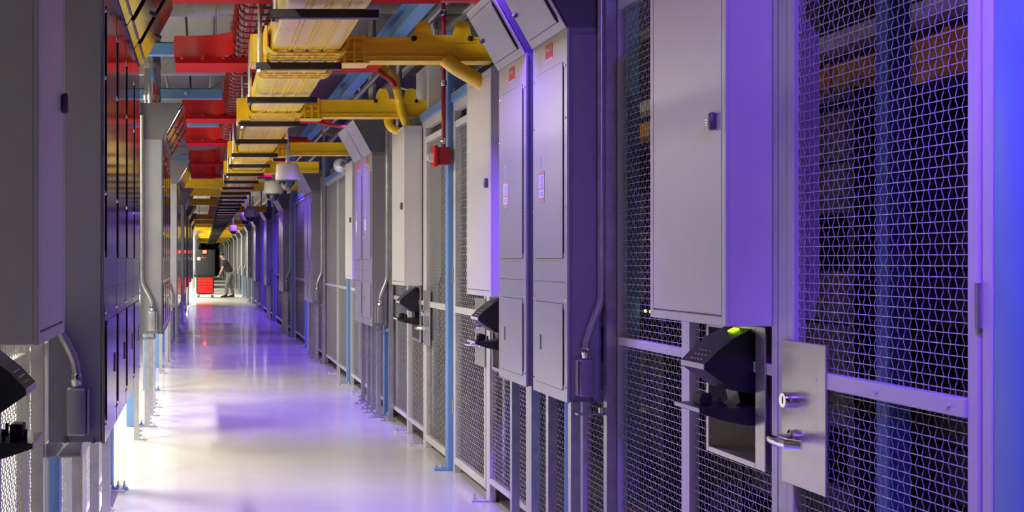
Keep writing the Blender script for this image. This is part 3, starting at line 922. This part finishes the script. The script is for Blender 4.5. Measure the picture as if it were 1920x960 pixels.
def smooth_path(pts, n=6):
    P = [Vector(p) for p in pts]
    out = []
    for i in range(len(P) - 1):
        p0 = P[max(i - 1, 0)]; p1 = P[i]; p2 = P[i + 1]; p3 = P[min(i + 2, len(P) - 1)]
        for k in range(n):
            t = k / n
            out.append(0.5 * ((2 * p1) + (-p0 + p2) * t + (2 * p0 - 5 * p1 + 4 * p2 - p3) * t * t + (-p0 + 3 * p1 - 3 * p2 + p3) * t ** 3))
    out.append(P[-1])
    return out

def flex_tube(name, label, cat, material, pts, r):
    return single(name, label, cat, material, lambda m: m.tube(smooth_path(pts), r, 12), group='drop tubes')

flex_tube('flexible_tube', 'yellow flexible tube dropping from the nearest right arm', 'tube', 'yellow',
          [(1.38, 7.0, 2.60), (1.45, 6.98, 2.54), (1.55, 6.97, 2.48), (1.60, 6.97, 2.515)][:3] + [(1.615, 6.97, 2.44)], 0.042)
flex_tube('flexible_tube', 'yellow flexible tube looping over the second right arm into the cabinet', 'tube', 'yellow',
          [(1.54, 9.72, 2.80), (1.55, 9.69, 2.72), (1.57, 9.69, 2.62), (1.60, 9.70, 2.55), (1.635, 9.72, 2.49)], 0.033)
flex_tube('flexible_tube', 'short yellow tube behind the looping one above the cabinet', 'tube', 'yellow',
          [(1.50, 9.95, 2.60), (1.51, 9.95, 2.55), (1.535, 9.95, 2.52), (1.60, 9.95, 2.49)], 0.033)
flex_tube('flexible_tube', 'orange tube curving down from the red tray to the second yellow arm', 'tube', 'orange',
          [(1.15, 9.22, 2.98), (1.30, 9.5, 2.985), (1.44, 9.72, 2.96), (1.52, 9.72, 2.89), (1.54, 9.72, 2.80)], 0.034)
flex_tube('flexible_tube', 'dark red tube beside the curving orange tube', 'tube', 'redpipe',
          [(1.15, 9.16, 2.95), (1.30, 9.45, 2.94), (1.42, 9.67, 2.915), (1.49, 9.67, 2.86), (1.515, 9.68, 2.82)], 0.02)
flex_tube('flexible_tube', 'dark red tube entering the top of the nearest right panel', 'tube', 'redpipe',
          [(1.05, 6.65, 2.95), (1.20, 6.7, 2.95), (1.34, 6.9, 2.93), (1.44, 6.6, 2.86), (1.50, 6.28, 2.75)], 0.028)
flex_tube('flexible_tube', 'thin red tube entering the top of the second right panel bank', 'tube', 'redpipe',
          [(1.10, 12.65, 2.92), (1.22, 12.6, 2.86), (1.32, 12.3, 2.80), (1.40, 11.9, 2.74)], 0.018)

# red wire basket tray along the corridor
RB = 2.93
bt = thing('basket_tray', 'red wire basket tray hung left of the yellow trough', 'cable tray', (0, 0, RB))
def rib(m):
    pts = [(0.215, 0, 0.20)]
    for i in range(0, 7):
        a = R(180 + i * 15)
        pts.append((0.285 + 0.07 * math.cos(a), 0, 0.07 + 0.07 * math.sin(a)))
    for i in range(0, 7):
        a = R(270 + i * 15)
        pts.append((0.75 + 0.07 * math.cos(a), 0, 0.07 + 0.07 * math.sin(a)))
    pts.append((0.82, 0, 0.20))
    m.tube(pts, 0.009, 6)
ribs_y = [4.6 + 0.2 * i for i in range(200)]
for y in ribs_y:
    part('rib', bt, 'redwire', 'rib', rib, loc=(0, y, 0))
for (x, z) in ((0.215, 0.20), (0.215, 0.12), (0.32, 0.007), (0.48, 0.007), (0.60, 0.007), (0.72, 0.007), (0.82, 0.12), (0.82, 0.20)):
    part('long_wire', bt, 'redwire', 'lw', lambda m: m.cyl((0, 4.5, 0), (0, 44.6, 0), 0.005, 5), loc=(x, 0, z))
# cables lying in the basket
for i in range(9):
    x = 0.30 + i * 0.055
    single('data_cable', '%s dark cable from the left lying in the red basket tray' % ORD[i], 'cable', 'blackmat' if i % 3 else 'redpipe',
           lambda m: m.tube([(x + random.uniform(-0.02, 0.02), 4.5 + q * 2.0, RB + 0.028) for q in range(21)], 0.014, 6), group='cables in the basket tray')

# red cross trays with a swept side wall
reds = [3.9, 6.60, 9.10, 12.6, 15.2, 18.45, 21.25, 24.2]
for i, y in enumerate(reds):
    t = thing('cross_tray', nth(i, 'solid red cross tray', 'passing above the yellow trough'), 'cable tray', (0, y, 2.88), 'red cross trays')
    part('bottom_plate', t, 'redshaded', 'xt', lambda m: (m.box(-0.20, 1.32, -0.20, 0.24, 0, 0.010, 0.002), m.box(-0.20, 1.32, -0.20, -0.194, 0.01, 0.045)))
    path = [(-0.21, -0.14), (-0.06, -0.14)]
    for q in range(1, 9):
        a = q / 8 * R(75)
        path.append((-0.06 + 0.29 * math.sin(a), -0.14 - 0.29 * (1 - math.cos(a))))
    part('swept_wall', t, 'red', 'xt', lambda m: m.sheet(path, 0.045, 0.21, 0.006))
    part('back_wall', t, 'red', 'xt', lambda m: m.box(-0.20, 1.32, 0.234, 0.24, 0.01, 0.12))
    for q in (-0.15, 0.0, 0.15):
        part('clip', t, 'red', 'xt', lambda m: m.box(-0.012, 0.012, -0.212, -0.13, 0.030, 0.060, 0.003), loc=(q, 0, 0))

# blue cross beams and longitudinal blue beam
for i, y in enumerate((6.7, 9.36, 11.9, 14.4, 17.0, 19.6, 22.2, 25.0)):
    t = thing('hanging_beam', nth(i, 'blue steel beam', 'hung left of the red basket tray'), 'beam', (0, y, 3.02), 'blue hanging beams')
    part('channel', t, 'blue', 'xb', lambda m: (m.box(-0.75, 0.19, 0.0, 0.09, 0.0, 0.008), m.box(-0.75, 0.19, 0.0, 0.008, 0.008, 0.088), m.box(-0.75, 0.19, 0.082, 0.09, 0.008, 0.088)))
    for q in (-0.66, 0.10):
        part('hanger_rod', t, 'galv', 'xr', lambda m: m.cyl((0, 0.045, 0.008), (0, 0.045, 1.22), 0.006, 6), loc=(q, 0, 0))
    if i < 5:
        part('bolt', t, 'chrome', 'xs', lambda m: m.lathe([(0.020, 0.0), (0.020, -0.010), (0.011, -0.012), (0.011, -0.03), (0.006, -0.032)], (-0.16, 0, 0.045), 12, 'y'))
    if i < 4:
        single('green_cable', nth(i, 'thin green cable', 'lying along a blue hanging beam'), 'cable', 'greencable',
               lambda m: m.tube(smooth_path([(-0.70 + q * 0.11, y + 0.03 + 0.012 * math.sin(q * 1.7), 3.116 + 0.004 * (q % 2)) for q in range(8)] + [(0.17, y + 0.03, 3.18)]), 0.006, 6), group='green cables')
t = thing('long_beam', 'blue steel beam running lengthwise above the right cabinets', 'beam', (1.45, 6.0, 3.12))
part('web', t, 'blue', None, lambda m: m.box(0.0, 0.012, 0, 22, 0, 0.13))
part('flange', t, 'blue', None, lambda m: m.box(-0.045, 0.057, 0, 22, -0.010, 0))
part('flange', t, 'blue', None, lambda m: m.box(-0.045, 0.057, 0, 22, 0.13, 0.14))
# grey ceiling beams and conduits
for i, y in enumerate((7.4, 9.9, 13.1, 16.3, 19.6, 23.0, 27.0)):
    single('ceiling_beam', nth(i, 'grey ceiling beam', 'crossing high above the corridor'), 'beam', 'galv',
           lambda m: (m.box(-2.5, 3.2, 0, 0.12, 3.44, 3.452), m.box(-2.5, 3.2, 0.0, 0.01, 3.452, 3.58), m.box(-2.5, 3.2, 0.11, 0.12, 3.452, 3.58), m.box(-2.5, 3.2, -0.02, 0.14, 3.58, 3.59)),
           loc=(0, y, 0), key='cbm', group='grey ceiling beams')
for i, (x, z, r) in enumerate(((-0.9, 3.66, 0.02), (-0.45, 3.70, 0.018), (0.1, 3.68, 0.02), (1.75, 3.3, 0.03), (2.15, 3.45, 0.05), (2.5, 3.2, 0.03))):
    single('ceiling_conduit', '%s straight conduit from the left, running lengthwise under the ceiling' % ORD[i], 'conduit', 'galv',
           lambda m: m.cyl((x, 3, z), (x, 50, z), r, 10), group='lengthwise ceiling conduits')
for i, (x, y, r) in enumerate(((1.95, 7.9, 0.02), (2.0, 10.6, 0.03), (1.92, 13.9, 0.045), (1.95, 12.2, 0.03), (2.05, 16.6, 0.05), (1.95, 15.2, 0.025))):
    t = thing('riser_pipe', '%s vertical silver riser pipe behind the right fence' % ORD[i], 'pipe', (x, y, 0), 'riser pipes')
    part('pipe', t, 'galv', ('rp', r), lambda m: m.cyl((0, 0, 0), (0, 0, 4.2), r, 14))
    part('clamp', t, 'chrome', ('rp', r), lambda m: m.lathe([(r, 0), (r + 0.008, 0), (r + 0.008, 0.03), (r, 0.03)], (0, 0, 2.75), 14))
# white loop of cable on the right above the fence
single('white_cable', 'thin white cable drooping above the right fence', 'cable', 'camwhite',
       lambda m: m.tube(smooth_path([(1.58, 10.6, 3.05), (1.66, 10.4, 2.92), (1.78, 10.2, 2.86), (1.92, 10.0, 2.85), (2.0, 9.9, 2.88)]), 0.007, 6))

# ------------------------------------------------------------------ fire alarm, strobe, cameras
t = thing('fire_alarm', 'red fire alarm box with clear strobe on the blue post', 'alarm', (1.60, 8.33, 2.10))
part('back_box', t, 'redpipe', None, lambda m: m.box(0.0, 0.085, 0, 0.09, 0, 0.12, 0.004))
part('face_plate', t, 'red', None, lambda m: m.box(-0.028, -0.001, -0.01, 0.10, -0.012, 0.132, 0.006, 2))
part('strobe_lens', t, 'lens', None, lambda m: m.prism([(-0.028, 0.02), (-0.065, 0.035), (-0.065, 0.07), (-0.028, 0.085)], 0.015, 0.075), label='clear strobe lens')
t = thing('red_conduit', 'dark red conduit rising from the fire alarm box', 'conduit', (1.645, 8.375, 2.22))
part('pipe', t, 'redpipe', None, lambda m: m.cyl((0, 0, 0.0), (0, 0, 1.9), 0.015, 12))
for q in (0.02, 0.42, 0.9):
    part('coupling', t, 'chrome', 'rc', lambda m: m.lathe([(0.019, 0), (0.022, 0.005), (0.022, 0.035), (0.019, 0.04)], (0, 0, 0), 12), loc=(0, 0, q))
t = thing('strobe_light', 'white egg-shaped strobe light on the post beside the second panel bank', 'light', (1.60, 14.22, 2.55))
part('housing', t, 'camwhite', None, lambda m: m.lathe([(0.03, 0.10), (0.07, 0.06), (0.085, 0.0), (0.08, -0.05)], (0, 0, 0), 20, 'y'))
part('lens', t, 'lens', None, lambda m: m.lathe([(0.078, -0.05), (0.07, -0.085), (0.04, -0.11), (0.01, -0.12)], (0, 0, 0), 20, 'y'))
part('reflector', t, 'chrome', None, lambda m: m.lathe([(0.035, -0.118), (0.03, -0.128), (0.01, -0.13)], (0.01, 0, 0), 12, 'y'))
part('bracket', t, 'blue', None, lambda m: m.box(0.05, 0.09, -0.01, 0.06, -0.02, 0.02))

cams = [(0.872, 12.62, 2.275, 0.125), (0.93, 16.2, 2.33, 0.125), (0.96, 24.9, 2.33, 0.125), (0.95, 27.2, 2.33, 0.125), (0.92, 37.0, 2.33, 0.125)]
for i, (x, y, z, r) in enumerate(cams):
    t = thing('dome_camera', nth(i, 'white dome camera', 'hanging right of the yellow trough'), 'camera', (x, y, z), 'dome cameras')
    part('housing', t, 'camwhite', 'dc', lambda m: m.lathe([(0.125, 0.0), (0.125, 0.03), (0.115, 0.15), (0.105, 0.165), (0.03, 0.18)], (0, 0, 0), 24))
    part('dome', t, 'dome', 'dc', lambda m: m.lathe([(0.092, 0.001)] + [(0.09 * math.cos(R(a)), -0.09 * math.sin(R(a)) - 0.012) for a in range(0, 90, 12)] + [(0.005, -0.102)], (0, 0, 0), 24))
    part('ring', t, 'sidedark', 'dc', lambda m: m.lathe([(0.112, 0.0), (0.108, -0.012), (0.092, -0.012)], (0, 0, 0), 24))
    part('stem', t, 'galv', 'dc', lambda m: m.cyl((0, 0, 0.17), (0, 0, 1.95), 0.02, 10))

# ------------------------------------------------------------------ inside the right cage
def server_rack(x, y, label, h=2.15, leds=(), wd=0.6, dp=0.9):
    t = thing('server_rack', label, 'rack', (x, y, 0), 'dark server racks in the right cage')
    part('frame', t, 'rack', ('sr', h), lambda m: (m.box(0, dp, 0, 0.03, 0, h), m.box(0, dp, wd - 0.03, wd, 0, h), m.box(0, dp, 0.03, wd - 0.03, h - 0.04, h),
                                                 m.box(0, dp, 0.03, wd - 0.03, 0, 0.06), m.box(dp - 0.02, dp, 0.03, wd - 0.03, 0.06, h - 0.04)))
    n = 9
    for q in range(n):
        z0 = 0.08 + q * (h - 0.14) / n
        z1 = z0 + (h - 0.14) / n - 0.012
        if (q * 5 + int(y * 3)) % 4 == 0:
            continue
        part('rack_unit', t, 'rack', ('ru', h, q), lambda m: (m.box(0.02, 0.5, 0.035, wd - 0.035, z0, z1, 0.004), m.box(0.008, 0.02, 0.06, 0.09, z0 + 0.03, z1 - 0.03), m.box(0.008, 0.02, wd - 0.09, wd - 0.06, z0 + 0.03, z1 - 0.03)))
    for (ly, lz, mm) in leds:
        part('indicator_light', t, mm, ('il', mm), lambda m: m.box(-0.006, 0.006, -0.008, 0.008, -0.008, 0.008, 0.002), loc=(0.002, ly, lz))
    return t
ri = 0
for k in range(22):
    y = 2.9 + k * 0.68
    leds = []
    if k in (6, 7, 9, 10, 12):
        leds = [(0.2, 1.15 + 0.07 * (k % 3), 'green'), (0.28, 1.15 + 0.07 * (k % 3), 'ledw'), (0.4, 0.55, 'green')]
    if k in (1, 3):
        leds = [(0.3, 2.02, 'ledr'), (0.35, 2.02, 'ledr')]
    server_rack(2.62 + 0.10 * ((k * 7) % 3), y, nth(k, 'dark server rack', 'behind the right fence'), leds=leds)
for k, (a, b) in enumerate(((4.3, 5.02), (5.2, 5.75), (5.9, 7.2), (7.4, 9.6))):
    t = thing('orange_fiber_box', nth(k, 'orange fiber box', 'above the racks in the right cage'), 'cable trough', (2.88, a, 2.152), 'orange fiber boxes')
    part('body', t, 'orange', None, lambda m: (m.box(0, 0.012, 0, b - a, 0, 0.19), m.box(0, 0.4, 0, b - a, 0, 0.012), m.box(0.388, 0.4, 0, b - a, 0, 0.19)))
    for q in range(int((b - a) / 0.42) + 1):
        part('rib', t, 'orange', 'ofr', lambda m: m.box(-0.012, 0, 0.0, 0.03, 0.0, 0.20), loc=(0, q * 0.42, 0))
    part('lip', t, 'orange', None, lambda m: m.box(-0.02, 0, 0, b - a, 0.09, 0.105))
single('shelf_beam', 'pale grey beam above the orange fiber boxes in the cage', 'beam', 'cream',
       lambda m: (m.box(2.80, 2.82, 4.3, 10.5, 2.40, 2.46), m.box(2.80, 2.92, 4.3, 10.5, 2.394, 2.40)))
single('shelf_beam', 'second pale grey beam high inside the right cage', 'beam', 'galv',
       lambda m: (m.box(3.0, 3.02, 2.3, 12.5, 2.95, 3.02), m.box(3.0, 3.12, 2.3, 12.5, 2.944, 2.95)))
t = thing('cage_column', 'dim blue steel column standing inside the right cage', 'column', (2.46, 4.40, 0))
part('column', t, 'blue', None, lambda m: m.box(0, 0.085, 0, 0.085, 0, 4.2, 0.006))
part('base_plate', t, 'blue', None, lambda m: m.box(-0.05, 0.16, -0.05, 0.16, 0, 0.015))
t = thing('cage_column', 'second dim blue column inside the right cage, farther back', 'column', (2.52, 7.3, 0))
part('column', t, 'blue', None, lambda m: m.box(0, 0.085, 0, 0.085, 0, 4.2, 0.006))
part('base_plate', t, 'blue', None, lambda m: m.box(-0.05, 0.16, -0.05, 0.16, 0, 0.015))

# ------------------------------------------------------------------ cart and crate far down the corridor
CY = 47.7
t = thing('tool_cart', 'red drawer cart on casters far down the corridor', 'cart', (0.06, CY, 0))
part('frame', t, 'black', None, lambda m: (m.box(-0.30, -0.26, 0, 0.55, 0.16, 0.80, 0.005), m.box(0.34, 0.38, 0, 0.55, 0.16, 0.80, 0.005), m.box(-0.26, 0.34, 0, 0.55, 0.14, 0.17, 0.005), m.box(-0.26, 0.34, 0.5, 0.55, 0.17, 0.80)))
part('side_panel', t, 'camwhite', None, lambda m: m.box(-0.37, -0.305, 0.02, 0.53, 0.16, 0.78, 0.005))
part('worktop', t, 'blackmat', None, lambda m: m.box(-0.40, 0.50, -0.03, 0.58, 0.80, 0.835, 0.006))
for q, (a, b) in enumerate(((0.18, 0.325), (0.335, 0.455), (0.465, 0.575), (0.585, 0.68), (0.69, 0.78))):
    dr = part('drawer', t, 'red', ('dr', q), lambda m: m.box(-0.255, 0.335, -0.012, 0.45, a, b, 0.005))
    part('drawer_pull', dr, 'label_red', ('dr', q), lambda m: m.box(-0.25, 0.33, -0.028, -0.012, b - 0.022, b - 0.006, 0.003))
part('handle', t, 'galv', None, lambda m: m.tube(smooth_path([(0.50, 0.05, 0.81), (0.58, 0.05, 0.83), (0.60, 0.1, 0.84), (0.60, 0.45, 0.84), (0.58, 0.5, 0.83), (0.50, 0.5, 0.81)]), 0.014, 8))
for q, (x, y) in enumerate(((-0.24, 0.08), (0.30, 0.08), (-0.24, 0.47), (0.30, 0.47))):
    c = part('caster', t, 'galv', 'cs', lambda m: (m.box(-0.03, 0.03, -0.02, 0.02, 0.10, 0.14), m.box(-0.025, 0.04, -0.024, -0.019, 0.04, 0.11), m.box(-0.025, 0.04, 0.019, 0.024, 0.04, 0.11)), loc=(x, y, 0))
    part('wheel', c, 'rubber', 'cs', lambda m: m.lathe([(0.05, -0.016), (0.055, -0.01), (0.055, 0.01), (0.05, 0.016)], (0.015, 0, 0.055), 16, 'y'))
t = thing('equipment_case', 'tall black equipment case standing on the red cart', 'case', (0.06, CY, 0.836))
part('shell', t, 'blackmat', None, lambda m: m.box(-0.34, 0.42, 0.02, 0.56, 0, 1.02, 0.03, 3))
part('base_lip', t, 'black', None, lambda m: m.box(-0.42, 0.44, 0.0, 0.58, 0, 0.05, 0.01))
part('label', t, 'paper', None, lambda m: m.box(-0.27, -0.15, 0.016, 0.021, 0.62, 0.73), label='small white label')
part('red_mark', t, 'label_red', None, lambda m: (m.box(-0.11, 0.08, 0.016, 0.021, 0.70, 0.72), m.box(-0.10, -0.04, 0.016, 0.021, 0.725, 0.755)), label='small red marking')
t = thing('beacon_light', 'glowing red lamp at the top of the black case', 'light', (0.06, CY + 0.02, 1.70))
part('housing', t, 'black', None, lambda m: m.box(-0.07, 0.11, -0.045, -0.002, 0.0, 0.15, 0.008))
part('lamp', t, 'beacon', None, lambda m: m.box(-0.05, 0.09, -0.06, -0.045, 0.015, 0.135, 0.006))

# ------------------------------------------------------------------ the person pushing the cart
def skinned(name, verts, edges, radii, material, parent=None, root=0, sub=2):
    me = bpy.data.meshes.new(name)
    me.from_pydata(verts, edges, [])
    o = bpy.data.objects.new(name, me)
    COL.objects.link(o)
    me.materials.append(MATS[material])
    m = o.modifiers.new('skin', 'SKIN')
    m.use_smooth_shade = True
    if not me.skin_vertices:
        bpy.context.view_layer.objects.active = o
    layer = me.skin_vertices[0].data if me.skin_vertices else None
    if layer:
        for i, r in enumerate(radii):
            layer[i].radius = r if isinstance(r, tuple) else (r, r)
            layer[i].use_root = (i == root)
    s = o.modifiers.new('sub', 'SUBSURF')
    s.levels = sub
    s.render_levels = sub
    if parent:
        o.parent = parent
    return o

PX, PY = 0.0, CY + 0.28
def V3(x, y, z):
    return (x, PY + y, z)
# skeleton (x points left in the picture = towards the cart is smaller x)
verts = [V3(1.07, 0, 0.96), V3(1.02, 0, 1.10), V3(0.94, 0, 1.26), V3(0.87, 0, 1.40), V3(0.815, 0, 1.475), V3(0.765, 0, 1.53), V3(0.735, 0, 1.61), V3(0.745, 0, 1.68),
         V3(0.85, -0.18, 1.385), V3(0.76, -0.22, 1.13), V3(0.67, -0.19, 0.93), V3(0.655, -0.185, 0.885),
         V3(0.85, 0.18, 1.385), V3(0.78, 0.22, 1.13), V3(0.68, 0.16, 0.93), V3(0.66, 0.155, 0.885),
         V3(1.05, -0.09, 0.90), V3(0.92, -0.10, 0.50), V3(0.93, -0.10, 0.10), V3(0.84, -0.10, 0.045),
         V3(1.07, 0.09, 0.90), V3(1.08, 0.10, 0.50), V3(1.20, 0.10, 0.12), V3(1.12, 0.10, 0.045)]
edges = [(0, 1), (1, 2), (2, 3), (3, 4), (4, 5), (5, 6), (6, 7), (3, 8), (8, 9), (9, 10), (10, 11), (3, 12), (12, 13), (13, 14), (14, 15),
         (0, 16), (16, 17), (17, 18), (18, 19), (0, 20), (20, 21), (21, 22), (22, 23)]
rad = [(0.085, 0.10), (0.09, 0.11), (0.10, 0.13), (0.08, 0.12), 0.058, 0.066, (0.105, 0.088), (0.095, 0.082),
       0.06, 0.042, 0.03, 0.032, 0.06, 0.042, 0.03, 0.032, 0.065, 0.055, 0.042, 0.04, 0.065, 0.055, 0.042, 0.04]
person = skinned('person', verts, edges, rad, 'skin')
person['label'] = 'person in black shirt and grey trousers leaning forward to push the cart'
person['category'] = 'person'
# hands with separate fingers on the handle (thin chains rooted in the palms)
for sgn, hx, hy in ((-1, 0.655, -0.185), (1, 0.66, 0.155)):
    hv, he, hr = [V3(hx, hy, 0.885), V3(hx - 0.012, hy, 0.862)], [(0, 1)], [0.026, 0.030]
    for f in range(4):
        b = len(hv)
        oy = (f - 1.5) * 0.021
        L = (0.85, 1.0, 0.95, 0.75)[f]
        hv += [V3(hx - 0.025, hy + oy, 0.862), V3(hx - 0.025 - 0.03 * L, hy + oy, 0.85), V3(hx - 0.03 - 0.035 * L, hy + oy, 0.825), V3(hx - 0.015 - 0.03 * L, hy + oy, 0.812)]
        he += [(1, b), (b, b + 1), (b + 1, b + 2), (b + 2, b + 3)]
        hr += [0.010, 0.009, 0.0085, 0.0075]
    b = len(hv)
    hv += [V3(hx - 0.002, hy - sgn * 0.035, 0.858), V3(hx - 0.02, hy - sgn * 0.045, 0.835), V3(hx - 0.035, hy - sgn * 0.04, 0.82)]
    he += [(1, b), (b, b + 1), (b + 1, b + 2)]
    hr += [0.012, 0.010, 0.008]
    skinned('hand', hv, he, hr, 'skin', person, root=1, sub=1)
# clothing
skinned('shirt', [V3(1.08, 0, 0.93), V3(1.02, 0, 1.10), V3(0.94, 0, 1.26), V3(0.87, 0, 1.40), V3(0.825, 0, 1.465), V3(0.85, -0.18, 1.385), V3(0.79, -0.212, 1.19),
                  V3(0.85, 0.18, 1.385), V3(0.80, 0.212, 1.19)],
        [(0, 1), (1, 2), (2, 3), (3, 4), (3, 5), (5, 6), (3, 7), (7, 8)],
        [(0.15, 0.18), (0.14, 0.17), (0.145, 0.18), (0.12, 0.17), (0.07, 0.075), 0.085, 0.07, 0.085, 0.07], 'shirt', person)
skinned('trousers', [V3(1.08, 0, 0.97), V3(1.05, -0.09, 0.88), V3(0.925, -0.10, 0.50), V3(0.94, -0.10, 0.10), V3(1.08, 0.09, 0.88), V3(1.085, 0.10, 0.50), V3(1.20, 0.10, 0.12)],
        [(0, 1), (1, 2), (2, 3), (0, 4), (4, 5), (5, 6)], [(0.155, 0.19), 0.125, 0.085, 0.07, 0.125, 0.085, 0.07], 'trousers', person)
for (x, y) in ((0.87, -0.10), (1.14, 0.10)):
    part('shoe', person, 'black', 'shoe', lambda m: (m.prism([(-0.17, 0.0), (-0.17, 0.03), (-0.13, 0.06), (-0.03, 0.09), (0.02, 0.13), (0.10, 0.13), (0.11, 0.0)], -0.048, 0.048)), loc=(x, PY + y, 0.0))
def hair(m):
    # cap of short hair over the crown and the back of the head, tilted back off the face
    prof = [(0.012, 0.108), (0.055, 0.098), (0.09, 0.06), (0.102, 0.01), (0.100, -0.02), (0.08, -0.028)]
    n0 = len(m.bm.verts)
    m.lathe(prof, (0, 0, 0), 20)
    m.bm.verts.ensure_lookup_table()
    rot = Matrix.Rotation(R(32), 4, 'Y')
    for v in list(m.bm.verts)[n0:]:
        v.co = rot @ v.co + Vector((0.752, PY, 1.655))
part('hair', person, 'hair', None, hair)
def face(m):
    pass
part('nose', person, 'skin', None, lambda m: m.prism([(0.655, 1.60), (0.63, 1.595), (0.638, 1.61), (0.66, 1.645)], PY - 0.014, PY + 0.014))
part('ear', person, 'skin', None, lambda m: m.lathe([(0.012, -0.09), (0.03, -0.098), (0.024, -0.105), (0.008, -0.106)], (0.755, PY, 1.61), 12, 'y'))
part('ear', person, 'skin', None, lambda m: m.lathe([(0.012, 0.09), (0.03, 0.098), (0.024, 0.105), (0.008, 0.106)], (0.755, PY, 1.61), 12, 'y'))
for s in (-1, 1):
    part('eye', person, 'ink', ('eye', s), lambda m: m.lathe([(0.004, 0), (0.010, 0.004), (0.006, 0.010)], (0.652, PY + s * 0.03, 1.635), 10, 'x'))
part('mouth', person, 'label_red', None, lambda m: m.box(0.652, 0.662, PY - 0.022, PY + 0.022, 1.568, 1.576))
part('badge', person, 'paper', None, lambda m: m.box(0.80, 0.803, PY - 0.05, PY - 0.01, 1.30, 1.36), label='white badge on the chest')
